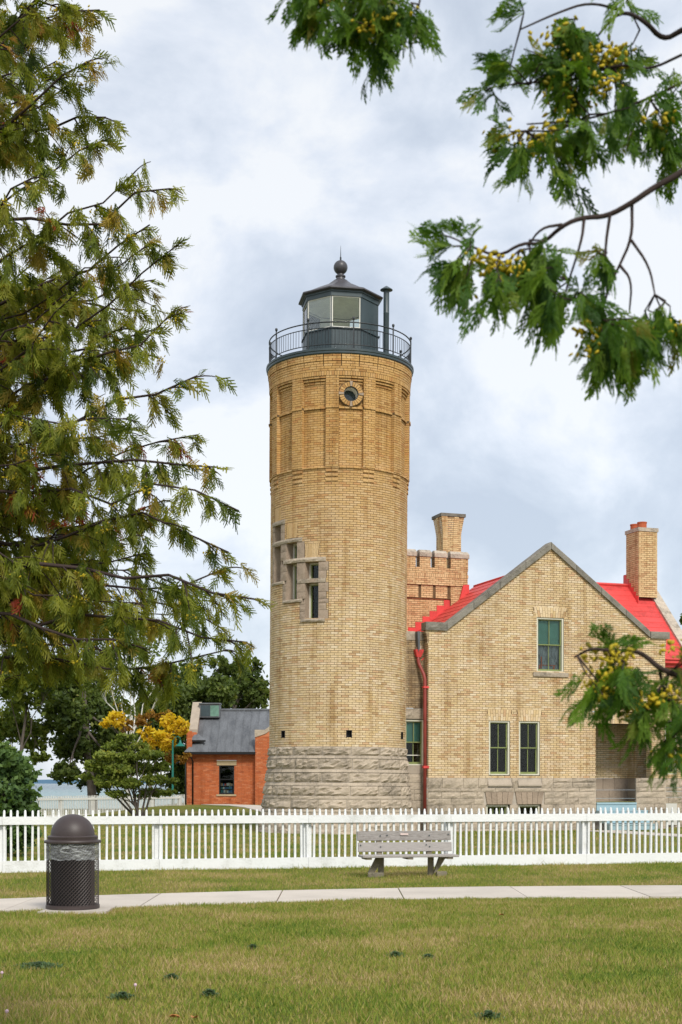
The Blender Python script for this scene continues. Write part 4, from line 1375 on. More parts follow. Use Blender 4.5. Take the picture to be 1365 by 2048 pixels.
# wing roof, left slope, in overlapping sheets running down the slope
nrow = 17
for i in range(nrow):
    ua = 4.33 - 4.45 * i / nrow; ub = 4.33 - 4.45 * (i + 1) / nrow
    m = MB()
    m.raw([(ua, .3, wz(ua) + .0), (ub, .3, wz(ub) + .018), (ub, 6.0, wz(ub) + .018), (ua, 6.0, wz(ua)), (ub, .3, wz(ub) - .03), (ub, 6.0, wz(ub) - .03), (ua, .3, wz(ua) - .04), (ua, 6.0, wz(ua) - .04)],
          [(0, 3, 2, 1), (1, 2, 5, 4), (0, 1, 4, 6), (3, 7, 5, 2)])
    m.build('roof_sheet', M_RED, house)
m = MB(); m.raw([(4.33, .3, RZ), (8.86, .3, wz(8.86)), (8.86, 1.2, wz(8.86)), (4.33, 4.05, RZ)], [(0, 1, 2, 3)]); m.build('wing_roof_slope', M_RED, house)
m = MB(); m.tube([(4.33, .3, RZ + .01), (4.33, 6.0, RZ + .01)], .045, 6); m.build('ridge_cap', M_RED, house)
# main roof, front slope
def mz(v): return 5.95 + (v - 1.0)
nr = 14
for i in range(nr):
    va = 1.0 + 3.05 * i / nr; vb = 1.0 + 3.05 * (i + 1) / nr
    m = MB()
    x0 = 4.33; x1 = 10.47
    m.raw([(x0, va, mz(va) + .022), (x1, va, mz(va) + .022), (x1, vb, mz(vb)), (x0, vb, mz(vb)), (x0, va, mz(va) - .02), (x1, va, mz(va) - .02)], [(0, 1, 2, 3), (4, 5, 1, 0)])
    m.build('roof_sheet', M_RED, house)
m = MB(); m.tube([(4.6, 4.05, RZ + .03), (10.3, 4.05, RZ + .03)], .06, 8); m.build('ridge_cap', M_RED, house)
m = MB(); m.raw([(4.35, 4.05, RZ), (10.5, 4.05, RZ), (10.5, 7.1, 5.95), (4.35, 7.1, 5.95)], [(0, 1, 2, 3)]); m.build('rear_roof_slope', M_RED, house)
m = MB()
m.raw([(8.9, .92, 5.86), (10.9, .92, 5.86), (10.9, .92, 5.99), (8.9, .92, 5.99), (8.9, 1.05, 5.80), (10.9, 1.05, 5.80), (8.9, .90, 6.0), (10.9, .90, 6.0)], [(0, 1, 2, 3), (4, 5, 1, 0), (3, 2, 7, 6)])
m.box(8.9, 10.9, 1.05, 1.25, 5.72, 5.84); m.tube([(8.9, .9, 5.99), (10.9, .9, 5.99)], .03, 6)
m.build('gutter', M_RED, house)
# lichen covered rake coping at the right end
for i in range(4):
    f0, f1 = i / 4 + .003, (i + 1) / 4 - .003
    v0_, v1_ = 3.75 - 3.1 * f0, 3.75 - 3.1 * f1
    za, zb_ = mz(v0_) + .14, mz(v1_) + .14
    mm = MB()
    mm.prism([(10.46, v0_, za), (10.46, v1_, zb_), (10.46, v1_, zb_ - .3), (10.46, v0_, za - .3)], (0, 0, 0), (.40, 0, 0))
    mm.build('coping_stone', M_COPING_L, house)
# right chimney
cb = MB(); cmr = MB()
rw = rows(8.5, 10.95, CHH)
lay(MH(3.3), rw, 9.78, 10.56, [], PH, JH, JH, cb, cmr); lay(MS(9.78), rw, -4.2, -3.3, [], PH, JH, JH, cb, cmr); lay(MS(10.56, 1), rw, 3.3, 4.2, [], PH, JH, JH, cb, cmr)
ch = cmr.build('chimney', M_MORTAR, house)
o = cb.build('chimney_brickwork', M_BRICK_C, ch, tint=True); o['kind'] = 'stuff'
mm = MB(); mm.box(9.74, 10.60, 3.26, 4.24, 10.95, 11.09); mm.build('chimney_cap', M_COPING_L, ch)
for (x, y) in ((10.04, 3.5), (10.02, 3.98)):
    mm = MB(); mm.lathe([(.17, 11.09), (.17, 11.27), (.185, 11.28), (.185, 11.32), (.14, 11.32), (.14, 11.1)], 20, c=(x, y)); mm.build('chimney_pot', M_CLAY, ch, smooth=True)
for i in range(6):
    mm = MB(); va = 3.28 + .18 * i; mm.box(9.745, 9.772, va, va + .18, mz(va) - .1, mz(va) + .32); mm.build('flashing_step', M_REDPIPE if False else M_RED, house)
mm = MB(); mm.box(9.74, 10.5, 3.265, 3.285, 8.1, mz(3.27) + .12); mm.build('flashing', M_RED, house)

# battlemented block behind
bb = MB(); bmo = MB()
VB = 5.8; BU0, BU1 = -.6, 3.92
MBk = MH(VB)
lay(MBk, rows(5.5, 8.46, CHH), BU0, BU1 - .32, [], PH, JH, JH, bb, bmo)
slots = [(1.96, 2.06), (2.54, 2.64), (3.12, 3.22)]
lay(MBk, rows(8.46, 8.93, CHH), BU0, 3.62, [(a, b, 8, 9) for a, b in slots], PH, JH, JH, bb, bmo, doff=lambda z: .07)
lay(MBk, rows(8.15, 8.93, CHH), 3.24, 3.70, [], PH, JH, JH, bb, bmo, doff=lambda z: .09)
for a, b in slots: bmo.block(MBk, a, b, 8.4, 8.95, -.05, .0)
bmo.block(MBk, BU0, 3.6, 8.44, 8.93, -.02, .069)
lay(MBk, rows(8.93, 9.23, CHH), BU0, BU1, [], PH, JH, JH, bb, bmo, doff=lambda z: .13)
bmo.block(MBk, BU0, BU1, 8.93, 9.36, -.3, .128)
x = BU0
while x < BU1 - .02:
    bb.tt = random.random(); bb.block(MBk, x + .006, x + .068, 9.235, 9.355, 0, .145); x += .0745
lay(MBk, rows(9.36, 9.58, CHH), BU0, BU1, [], PH, JH, JH, bb, bmo, doff=lambda z: .12)
lay(MS(BU1, 1), rows(8.1, 9.58, CHH), VB - .1, VB + 2.2, [], PH, JH, JH, bb, bmo)
merl = [(-.6, -.25), (-.15, .3), (.42, .8), (.97, 1.30), (1.46, 1.84), (2.0, 2.43), (2.60, 3.06), (3.24, 3.94)]
capz = []
for a, b in merl:
    lay(MBk, rows(9.58, 9.97, CHH), a, b, [], PH, JH, JH, bb, bmo, doff=lambda z: .12)
    bmo.block(MBk, a + .002, b - .002, 9.5, 9.97, -.22, .118, back=True)
    # reveal side seen from the left
    for (zz0, zz1, k) in rows(9.58, 9.97, CHH):
        bb.tt = random.random(); bb.block(MBk, a - .008, a + .02, zz0 + .005, zz1 - .005, -.22, .128)
lay(MS(BU1 + .02, 1), rows(9.58, 9.97, CHH), VB - .1, VB + .2, [], PH, JH, JH, bb, bmo)
blk = bmo.build('battlement', M_MORTAR, house)
o = bb.build('battlement_brickwork', M_BRICK_C, blk, tint=True); o['kind'] = 'stuff'
for a, b in merl:
    mm = MB()
    mm.raw([(a - .03, VB - .17, 9.97), (b + .03, VB - .17, 9.97), (b + .03, VB - .17, 10.12), (a - .03, VB - .17, 10.12), (a + .0, VB - .05, 10.23), (b - .0, VB - .05, 10.23),
            (b + .03, VB + .26, 10.12), (a - .03, VB + .26, 10.12), (b + .03, VB + .26, 9.97), (a - .03, VB + .26, 9.97), (a + .0, VB + .12, 10.23), (b - .0, VB + .12, 10.23)],
           [(0, 1, 2, 3), (3, 2, 5, 4), (4, 5, 11, 10), (10, 11, 6, 7), (7, 6, 8, 9), (0, 3, 4, 10, 7, 9), (1, 8, 6, 11, 5, 2), (0, 9, 8, 1)])
    mm.build('merlon_cap', M_COPING_L, blk)
m = MB(); m.box(BU0, BU1, VB + .3, VB + 2.1, 5.5, 9.4); m.build('block_core', M_MORTAR, blk)
# stepped red flashing where the wing roof meets the block
for i in range(10):
    ua = 1.0 + .285 * i
    if ua + .285 > 3.98: break
    mm = MB(); z_ = 5.735 + SL * ua
    mm.box(ua, ua + .287, VB - .035, VB - .014, z_ - .1, z_ + .42); mm.build('flashing_step', M_RED, house)
mm = MB(); mm.prism([(3.55, VB - .2, 8.35), (3.95, VB - .2, 8.65), (3.95, VB - .2, 9.0), (3.72, VB - .2, 8.98)], (0, 0, 0), (0, .16, 0)); mm.build('flashing', M_RED, house)
# left chimney with flaring head
cb = MB(); cmr = MB()
def flare(z): return 0.0 if z < 11.05 else .10 * ((z - 11.05) / .72) ** 1.2
for (z0_, z1_, k) in rows(9.6, 11.74, CHH):
    f = flare((z0_ + z1_) / 2)
    lay(MH(6.9 - f), [(z0_, z1_, k)], 3.44 - f, 4.18 + f, [], PH * .55 if False else PH, JH, JH, cb, cmr)
    lay(MS(3.44 - f), [(z0_, z1_, k)], -7.55 - f, -6.9 + f, [], PH, JH, JH, cb, cmr)
    lay(MS(4.18 + f, 1), [(z0_, z1_, k)], 6.9 - f, 7.55 + f, [], PH, JH, JH, cb, cmr)
    # raised corner strips
    for (xa, xb) in ((3.42 - f, 3.62 - f * .6), (3.84 + f * .2, 4.0 + f * .4)):
        cb.tt = random.random(); cb.box(xa, xb, 6.9 - f - .045, 6.9 - f + .02, z0_ + .005, z1_ - .005)
    cb.tt = random.random(); cb.box(3.44 - f - .04, 3.44 - f + .01, 7.1, 7.3, z0_ + .005, z1_ - .005)
ch = cmr.build('chimney', M_MORTAR_D, house)
o = cb.build('chimney_brickwork', M_BRICK_C, ch, tint=True); o['kind'] = 'stuff'
mm = MB(); mm.box(3.30, 4.32, 6.75, 7.70, 11.74, 11.86); mm.build('chimney_cap', M_COPING, ch)

# rainwater pipes and hoppers
def pipe(pts, r, name='downpipe', mat=None):
    m = MB(); m.tube(pts, r, 8); return m.build(name, mat or M_REDPIPE, house, smooth='all')


dp = pipe([(-.27, .22, 5.82), (-.27, .22, 5.62), (-.24, .2, 5.48), (-.13, .08, 5.16), (-.10, .05, 5.0), (-.10, .05, .05)], .058)
mm = MB()
mm.raw([(-.40, .12, 5.97), (-.10, .12, 5.97), (-.10, .32, 5.97), (-.40, .32, 5.97), (-.38, .13, 5.88), (-.12, .13, 5.88), (-.12, .31, 5.88), (-.38, .31, 5.88), (-.33, .16, 5.72), (-.19, .16, 5.72), (-.19, .28, 5.72), (-.33, .28, 5.72)],
       [(0, 1, 2, 3), (0, 4, 5, 1), (1, 5, 6, 2), (3, 7, 4, 0), (4, 8, 9, 5), (5, 9, 10, 6), (7, 11, 8, 4), (8, 11, 10, 9)])
mm.build('rainwater_hopper', M_RED, house)
mm = MB(); mm.box(-.31, -.16, .2, .3, 5.97, 6.1); mm.build('hopper_outlet', M_STONE_L, house)
mm = MB(); mm.box(-.17, .02, -.02, .12, 4.70, 4.76); mm.build('pipe_clip', M_RED, house)
mm = MB(); mm.box(-.17, .02, -.02, .12, 2.08, 2.16); mm.build('pipe_clip', M_RED, house)
pipe([(.93 + .45, 5.66, 6.7), (.93 + .45, 5.66, 10.75)], .04)
pipe([(8.98, 1.12, 5.8), (8.98, 1.12, 1.75)], .04)
# gap-filling lead apron at the recess
mm = MB(); mm.prism([(-.34, .1, 6.56), (-.25, .1, 6.56), (-.25, .1, 6.0), (-.30, .1, 5.9)], (0, 0, 0), (0, .2, 0)); mm.build('lead_apron', M_COPPER, house)
# ================================================================= red brick fog-signal building
rb = thing('red_brick_building', 'small orange red brick building with grey copper roof beside the tower', 'building', (-7.85, 75, .44))
# local: x to the right, y away, z up from the lawn
rbm = MB(); rmo = MB()
MX = lambda y0: (lambda u, z, d: (u, y0 - d, z))
lay(MX(0), rows(-.5, 2.8, .0735), 0, 3.35, [(1.42, 2.22, .55, 2.09), (1.30, 2.34, 2.09, 2.35)], .2275, .011, .011, rbm, rmo)
lay(MX(-.35), rows(-.5, 3.6, .0735), 3.35, 5.6, [], .2275, .011, .011, rbm, rmo)
lay(lambda v, z, d: (3.35 - d, -v, z), rows(-.5, 3.6, .0735), 0, .35, [], .2275, .011, .011, rbm, rmo)
lay(MX(-.02), rows(-.5, 3.9, .0735), -.28, 0, [], .2275, .011, .011, rbm, rmo)
lay(lambda v, z, d: (-.28 - d, -v, z), rows(-.5, 3.9, .0735), -5, .02, [], .2275, .011, .011, rbm, rmo)
w = rmo.build('wall', M_MORTAR_R, rb)
o = rbm.build('brickwork', M_BRICK_R, rb, tint=True); o['kind'] = 'stuff'
# right wing gable shoulder
m = MB()
m.prism([(3.35, -.35, 3.6), (5.6, -.35, 3.6), (5.6, -.35, 6.2), (4.2, -.35, 4.1), (3.35, -.35, 3.62)], (0, 0, 0), (0, .3, 0)); m.build('wing_gable', M_BRICK_R, rb)
m = MB()
m.prism([(3.32, -.4, 3.55), (3.32, -.4, 3.95), (3.85, -.4, 3.95), (5.6, -.4, 5.2), (5.6, -.4, 5.05), (3.9, -.4, 3.75)], (0, 0, 0), (0, .45, 0)); m.build('wing_coping', M_STONE, rb)
# left gable parapet
m = MB(); m.prism([(-.26, 0.0, 3.0), (.12, 0.0, 3.0), (.12, .9, 3.6), (.12, 3.6, 5.4), (-.26, 3.6, 5.4)], (0, 0, 0), (0, .02, 0)); 
m = MB()
def slab(y0, z0, y1, z1, x0=-.20, x1=.25, th=.22):
    mm = MB(); mm.prism([(x0, y0, z0), (x0, y1, z1), (x0, y1, z1 - th), (x0, y0, z0 - th)], (0, 0, 0), (x1 - x0, 0, 0)); return mm
mm = slab(.35, 4.0, 2.2, 5.55); mm.build('coping_stone', M_STONE_L, rb)
mm = slab(2.2, 5.5, 2.75, 5.58, th=.3); mm.build('coping_stone', M_STONE_L, rb)
m = MB(); m.prism([(-.22, .1, 2.7), (-.22, 2.4, 2.7), (-.22, 2.4, 5.35), (-.22, .35, 3.85)], (0, 0, 0), (.42, 0, 0)); m.build('parapet_wall', M_BRICK_R, rb)
# copper roof in standing-seam panels
ey, ez = -.35, 2.78; ry, rz = 2.55, 5.10
npan = 15
for i in range(npan):
    x0 = -.36 + i * .42; x1 = x0 + .42
    xx0 = x0; xx1 = x1
    top0 = max(x0, .22)
    m = MB()
    if x1 < .24:
        continue
    yb, zb = ey, ez
    if i <= 1: pass
    if x0 > 3.2: yb, zb = .2, 3.25
    m.raw([(max(x0, .0 if i > 0 else x0), yb, zb), (x1, yb, zb), (x1, ry, rz), (max(x0, .24), ry, rz), (max(x0, .0), yb, zb - .04), (x1, yb, zb - .04)], [(0, 1, 2, 3), (4, 5, 1, 0)])
    m.prism([(x1 - .012, yb, zb + .035), (x1 - .012, ry, rz + .035), (x1 - .012, ry, rz - .01), (x1 - .012, yb, zb - .01)], (0, 0, 0), (.024, 0, 0))
    m.build('roof_panel', M_COPPER, rb)
m = MB(); m.raw([(-.42, -.35, 2.76), (.5, -.35, 2.78), (.62, .35, 3.45), (.12, .35, 3.40), (-.42, .6, 2.9)], [(0, 1, 2, 3), (0, 3, 4)]); m.build('hipped_eave', M_COPPER, rb)
m = MB(); m.prism([(-.12, .0, 3.42), (.72, .0, 3.42), (.30, .35, 3.75), (.12, .35, 3.75)], (0, 0, 0), (0, .12, 0)); m.build('cricket_roof', M_COPPER, rb)
m = MB(); m.box(-.1, .7, -.02, .1, 3.33, 3.42); m.build('cricket_fascia', M_BLACK, rb)
m = MB(); m.raw([(0, 2.55, 5.1), (6, 2.55, 5.1), (6, 5.4, 2.8), (0, 5.4, 2.8)], [(0, 1, 2, 3)]); m.build('rear_roof', M_COPPER, rb)
m = MB(); m.tube([(1.3, 2.55, 5.14), (5.8, 2.55, 5.14)], .07, 6); m.build('ridge_roll', M_COPPER, rb)
m = MB(); m.box(-.38, 3.36, -.44, -.33, 2.66, 2.79); m.box(-.2, 3.35, -.33, .0, 2.70, 2.73); m.build('gutter', M_BLACK, rb)
m = MB(); m.box(.22, 1.30, 1.75, 2.7, 4.70, 5.42); hb_ = m.build('roof_hatch', M_COPPER, rb)
m = MB(); m.box(.28, .78, 1.73, 1.75, 4.76, 5.34); m.build('dark_panel', M_IRON, hb_)
m = MB(); m.box(.80, 1.26, 1.73, 1.75, 4.76, 5.34); m.build('green_panel', M_VERDI, hb_)
m = MB(); m.box(.18, 1.34, 1.68, 2.74, 5.42, 5.48); m.build('hatch_lid', M_COPPER, hb_)
m = MB(); m.box(1.30, 2.34, -.03, .1, 2.09, 2.35); m.build('lintel', M_TAN, rb)
m = MB(); m.box(1.28, 2.33, -.06, .1, .47, .56); m.build('window_sill', M_TAN, rb)
m = MB(); m.box(1.42, 1.48, .02, .15, .56, 2.09); m.box(2.16, 2.22, .02, .15, .56, 2.09); m.box(1.48, 2.16, .02, .15, 2.03, 2.09); m.box(1.48, 2.16, .02, .15, .56, .63); m.box(1.48, 2.16, .05, .15, 1.32, 1.38)
wn = m.build('window', M_BLACK, rb)
for za, zb in ((.63, 1.32), (1.38, 2.03)):
    m = MB(); m.box(1.48, 2.16, .09, .094, za, zb); m.build('pane', M_GLASS, wn)
m = MB(); m.box(1.2, 2.5, 1.3, 1.32, .2, 2.3); m.box(1.2, 1.22, .2, 1.3, .2, 2.3); m.box(2.48, 2.5, .2, 1.3, .2, 2.3); m.box(1.2, 2.5, .2, 1.3, 2.3, 2.32); m.build('interior', M_DARK, wn)
random.seed(5)
gc = [plain('goods_' + n_, c, .6) for n_, c in (('white', (.75, .75, .72)), ('blue', (.08, .22, .45)), ('red', (.5, .05, .04)), ('tan', (.5, .33, .18)), ('teal', (.1, .35, .33)))]
for j, zrow in enumerate((.64, .84, 1.02)):
    m = MB(); m.box(1.48, 2.16, .16, .4, zrow - .015, zrow); m.build('shelf', M_WOODD, wn)
    x = 1.5
    while x < 2.1:
        wd = random.uniform(.05, .12); h = random.uniform(.09, .16)
        m = MB(); m.box(x, x + wd * .85, .2, .3, zrow, zrow + h); m.build('shop_item', random.choice(gc), wn); x += wd
m = MB(); m.tube([(-.12, -.4, 2.68), (.02, -.28, 2.4), (.05, -.1, 2.3), (.05, -.1, -.3)], .04, 6); m.build('downpipe', M_BLACK, rb, smooth='all')
m = MB(); m.tube([(-.34, -.1, 2.6), (-.34, -.1, -.3)], .035, 6); m.build('downpipe', M_BLACK, rb, smooth='all')
# ================================================================= front picket fence
FA = Vector((-6.10, 25.42)); FD = Vector((12.94, 3.08)).normalized()
FROT = math.atan2(FD.y, FD.x)
fence = thing('picket_fence', 'long white wooden picket fence with wide bottom board in front of the lighthouse', 'fence', (FA.x, FA.y, 0), FROT)
S0, S1 = -4.1, 18.2
posts_u = [.043 + 2.795 * k for k in range(-1, 7)]
m = MB()
m.box(-.019, .019, -.022, .022, .03, 1.055)
m.lathe([(.021, 1.05), (.020, 1.082), (.015, 1.102), (.007, 1.110), (0, 1.111)], 8)
pk = m.build('picket', M_WHITE, None); pme = pk.data; bpy.data.objects.remove(pk)
u = .081
us = []
k = 0
u = .081 - .1205 * 34
while u < S1 - .1:
    us.append(u); u += .1205
random.seed(3)
for u in us:
    o = bpy.data.objects.new('picket', pme)
    o.location = (u + random.uniform(-.004, .004), .0, random.uniform(-.006, .008)); o.rotation_euler = (random.uniform(-.01, .01), random.uniform(-.014, .014), random.uniform(-.12, .12))
    fin(o, fence)
for u in posts_u:
    m = MB(); m.box(u - .075, u + .075, .035, .17, -.05, .985); m.build('fence_post', M_WHITE, fence)
for i in range(len(posts_u)):
    a = posts_u[i]; b = a + 2.795
    m = MB(); m.box(a + .002, b - .002, -.062, -.024, .852, .996); m.build('rail_board', M_WHITE, fence)
    m = MB(); m.box(a + .002, b - .002, .024, .05, .86, .98); m.build('rail_board', M_WHITE, fence)
    m = MB(); m.box(a + .002, b - .002, -.062, -.024, -.02 + random.uniform(-.006, .006), .205); m.build('bottom_board', M_WHITE, fence)

# back fence towards the lake
BA = Vector((-13.83, 64.0)); BD = Vector((-7.9 + 13.83, 8.5)); BL = BD.length; BD.normalize()
bf = thing('shore_fence', 'far white picket fence along the lake shore behind the small tree', 'fence', (BA.x, BA.y, -.03), math.atan2(BD.y, BD.x))
for i in range(-3, 5):
    u = 1.9 + 2.05 * i - .25
    m = MB(); m.box(u - .08, u + .08, -.05, .08, -.2, .98); m.build('fence_post', M_WHITE2, bf)
    if i < 4:
        m = MB(); m.box(u + .002, u + 2.048, -.08, -.052, .84, .93); m.build('rail_board', M_WHITE2, bf)
        m = MB(); m.box(u + .002, u + 2.048, -.08, -.052, -.02, .16); m.build('rail_board', M_WHITE2, bf)
m = MB(); u = -4.4
while u < BL - .1:
    m.box(u - .016, u + .016, -.05, -.02, 0, 1.04 + .01 * sin(u * 7)); u += .105
o = m.build('pickets', M_WHITE2, bf); o['kind'] = 'stuff'

# ================================================================= bench
bn = thing('park_bench', 'weathered grey wooden bench standing in front of the white fence', 'bench', (1.12, 24.45, 0), RAD(11))
def wbox(name, x0, x1, y0, y1, z0, z1, mat=M_WOOD, rx=0.0, parent=None, rz=0.0):
    c = Vector(((x0 + x1) / 2, (y0 + y1) / 2, (z0 + z1) / 2))
    m = MB(); n = 6
    a, b, d_ = (x1 - x0) / 2, (y1 - y0) / 2, (z1 - z0) / 2
    m.box(-a, a, -b, b, -d_, d_)
    o = m.build(name, mat, parent or bn); o.location = c; o.rotation_euler = (rx, 0, rz)
    bv = o.modifiers.new('b', 'BEVEL'); bv.width = min(.008, d_ * .4); bv.segments = 2
    return o


L_ = .83
wbox('back_slat', -L_, L_, .13, .17, .605, .770, rx=RAD(-8)); wbox('back_slat', -L_ + .01, L_ + .01, .10, .14, .415, .575, rx=RAD(-8))
for i in range(3):
    wbox('seat_slat', -L_ + .0, L_ + .02, -.34 + i * .145, -.205 + i * .145, .335, .372)
for x in (-.72, .0, .70):
    wbox('seat_batten', x - .05, x + .05, -.32, .07, .300, .335, M_WOODD)
for sx in (-1, 1):
    x = sx * .44
    wbox('back_post', x - .045, x + .045, .135, .215, .33, .78, M_WOODD, rx=RAD(-8))
    wbox('leg', x - .045, x + .045, -.03, .07, .0, .335, M_WOODD)
    # diagonal brace and ground block
    m = MB()
    xa, xb = (x - .19, x - .02) if sx < 0 else (x + .03, x + .20)
    if sx < 0: P4 = [(x - .24, -.1, .07), (x - .15, -.1, .05), (x + .02, -.1, .33), (x - .10, -.1, .335)]
    else: P4 = [(x + .03, -.1, .05), (x + .10, -.1, .10), (x + .25, -.1, .335), (x + .13, -.1, .335)]
    m.prism(P4, (0, 0, 0), (0, .08, 0)); m.build('brace', M_WOODD, bn)
    if sx < 0: wbox('ground_block', x - .26, x + .01, -.20, -.10, -.01, .075, M_WOODD, rz=RAD(-8))
    else: wbox('ground_block', x + .06, x + .24, -.20, -.08, -.01, .08, M_WOODD, rz=RAD(-6))
m = MB(); m.box(-.075, .065, .094, .100, .70, .733); o = m.build('plaque', M_PLAQ, bn); o.rotation_euler = (RAD(0), 0, 0); o.location = (0, .012, 0)
for (x, z) in ((-.43, .69), (-.43, .50), (.44, .69), (.44, .50), (-.78, .53), (.78, .71), (-.31, .70), (.38, .53)):
    m = MB(); m.lathe([(.012, 0), (.012, .006), (0, .008)], 8); o = m.build('bolt', M_IRON, bn); o.rotation_euler = (RAD(90), 0, 0); o.location = (x, (.118 if z > .6 else .09) + (z - (.69 if z > .6 else .5)) * .14, z)

# ================================================================= litter bin on its slab
pad = MB(); pad.prism([(-3.70, 17.29, 0), (-2.86, 17.35, 0), (-2.86, 18.16, 0), (-3.60, 18.16, 0)], (0, 0, -.05), (0, 0, .035))
tag(pad.build('concrete_pad', M_CONC), 'square concrete pad under the brown litter bin', 'pad')
cn = thing('litter_bin', 'dark brown mesh litter bin with a domed lid beside the walk', 'litter bin', (-3.352, 17.77, .036))
m = MB()
RB = .32
m.lathe([(RB + .003, 0), (RB + .013, .004), (RB + .013, .045), (RB + .003, .05), (RB - .02, .05), (RB - .02, 0)], 48); m.build('base_ring', M_CAN, cn, smooth=True)
m = MB(); m.lathe([(0, .02), (RB - .05, .02), (RB - .05, .83), (0, .83)], 40); m.build('inner_liner', M_CANIN, cn, smooth=True)
# expanded metal diamonds
m = MB(); NC, NR = 44, 34
z0_, z1_ = .045, .835
def dpt(i, j): 
    a = 2 * pi * (i + (.5 if j % 2 else 0)) / NC
    return Vector((RB * sin(a), -RB * cos(a), z0_ + (z1_ - z0_) * j / NR))
for j in range(NR):
    for i in range(NC):
        p = dpt(i, j)
        for q in ((dpt(i, j + 1), dpt(i - 1, j + 1)) if j % 2 == 0 else (dpt(i, j + 1), dpt(i + 1, j + 1))):
            t = (q - p).normalized(); nr_ = Vector((p.x, p.y, 0)).normalized(); s_ = t.cross(nr_)
            w_ = .0042; th = .004
            vs = [p - s_ * w_, q - s_ * w_, q + s_ * w_ + nr_ * th, p + s_ * w_ + nr_ * th]
            m.raw(vs, [(0, 1, 2, 3)])
m.build('mesh_body', M_CAN, cn)
# a few upright bands behind the mesh
for a in (-62, 62, 180):
    m = MB(); m.block(lambda u_, z_, d_: ((RB - .006 + d_) * sin(u_), -(RB - .006 + d_) * cos(u_), z_), (a - 4) * DG, (a + 4) * DG, .04, .83, -.004, .0, nu=2, back=True); m.build('upright_band', M_CAN, cn)
m = MB()
prof = [(RB + .005, .815), (RB + .030, .817), (RB + .034, .835), (RB + .026, .850), (RB + .0, .855), (RB - .012, .862), (RB - .008, .895), (RB - .018, .906), (.272, .912)]
prof += [(.272 * cos(t), .912 + .272 * sin(t) * .97) for t in [pi / 2 * i / 16 for i in range(1, 17)]]
m.lathe(prof, 56); m.build('domed_lid', M_CAN, cn, smooth=True)
# clear bag pulled over the rim
def bag_mat():
    m, N, K, out = mat_new('clear_plastic_bag')
    g = N('ShaderNodeNewGeometry'); mp = N('ShaderNodeMapping'); mp.inputs['Scale'].default_value = (1, 1, 3.2); mp.inputs['Rotation'].default_value = (0, .5, 0)
    K(g.outputs['Position'], mp.inputs['Vector'])
    n = N('ShaderNodeTexNoise', i_Scale=7.0, i_Detail=3.5); n.inputs['Distortion'].default_value = 1.2; K(mp.outputs[0], n.inputs['Vector'])
    b = N('ShaderNodeBsdfPrincipled', i_Roughness=.25); b.inputs['Base Color'].default_value = (.75, .78, .78, 1); b.inputs['Specular IOR Level'].default_value = .8
    bp = N('ShaderNodeBump', i_Strength=1.0, i_Distance=.03); K(n.outputs['Fac'], bp.inputs['Height']); K(bp.outputs[0], b.inputs['Normal'])
    t = N('ShaderNodeBsdfTransparent'); t.inputs['Color'].default_value = (.95, .97, .97, 1)
    r = ramp(N('ShaderNodeValToRGB'), [(.40, (.10,) * 3), (.58, (.24,) * 3), (.70, (.6,) * 3)]); K(n.outputs['Fac'], r.inputs['Fac'])
    x = N('ShaderNodeMixShader'); K(r.outputs['Color'], x.inputs[0]); K(t.outputs[0], x.inputs[1]); K(b.outputs[0], x.inputs[2]); K(x.outputs[0], out.inputs['Surface'])
    return m


m = MB(); n = 90; nz_ = 8; vs = []
for j in range(nz_ + 1):
    for i in range(n):
        a = 2 * pi * i / n
        zb = .615 + .012 * noise.noise(Vector((sin(a) * 3, cos(a) * 3, 0))) + .02 * noise.noise(Vector((sin(a) * 9, cos(a) * 9, 4)))
        z = .83 + (zb - .83) * j / nz_
        r = RB + .006 + .007 * abs(noise.noise(Vector((a * 6, z * 22, 2)))) + (.010 * (j == nz_))
        vs.append((r * sin(a), -r * cos(a), z))
m.raw(vs, [(j * n + i, (j + 1) * n + i, (j + 1) * n + (i + 1) % n, j * n + (i + 1) % n) for j in range(nz_) for i in range(n)])
m.build('plastic_bag', bag_mat(), cn, smooth='all')

# ================================================================= lamp post
lp = thing('lamp_post', 'green lamp post with hanging bell shade near the red brick building', 'lamp post', (-8.52, 72, .1))
m = MB(); m.tube([(0, 0, -.2), (0, 0, 1.0), (0, 0, 3.55), (0, 0, 3.66)], [.09, .06, .045, .03], 8); m.build('pole', M_TEALP, lp, smooth='all')
m = MB(); m.tube([(0, 0, 3.5), (.1, 0, 3.78), (.28, 0, 3.86), (.38, 0, 3.78), (.38, 0, 3.65)], .022, 6); m.build('arm', M_TEALP, lp, smooth='all')
m = MB(); m.lathe([(.02, 3.68), (.05, 3.66), (.07, 3.54), (.20, 3.42), (.27, 3.36), (.25, 3.36), (.0, 3.5)], 16, c=(.38, 0)); m.build('lamp_shade', M_TEALP, lp, smooth=True)
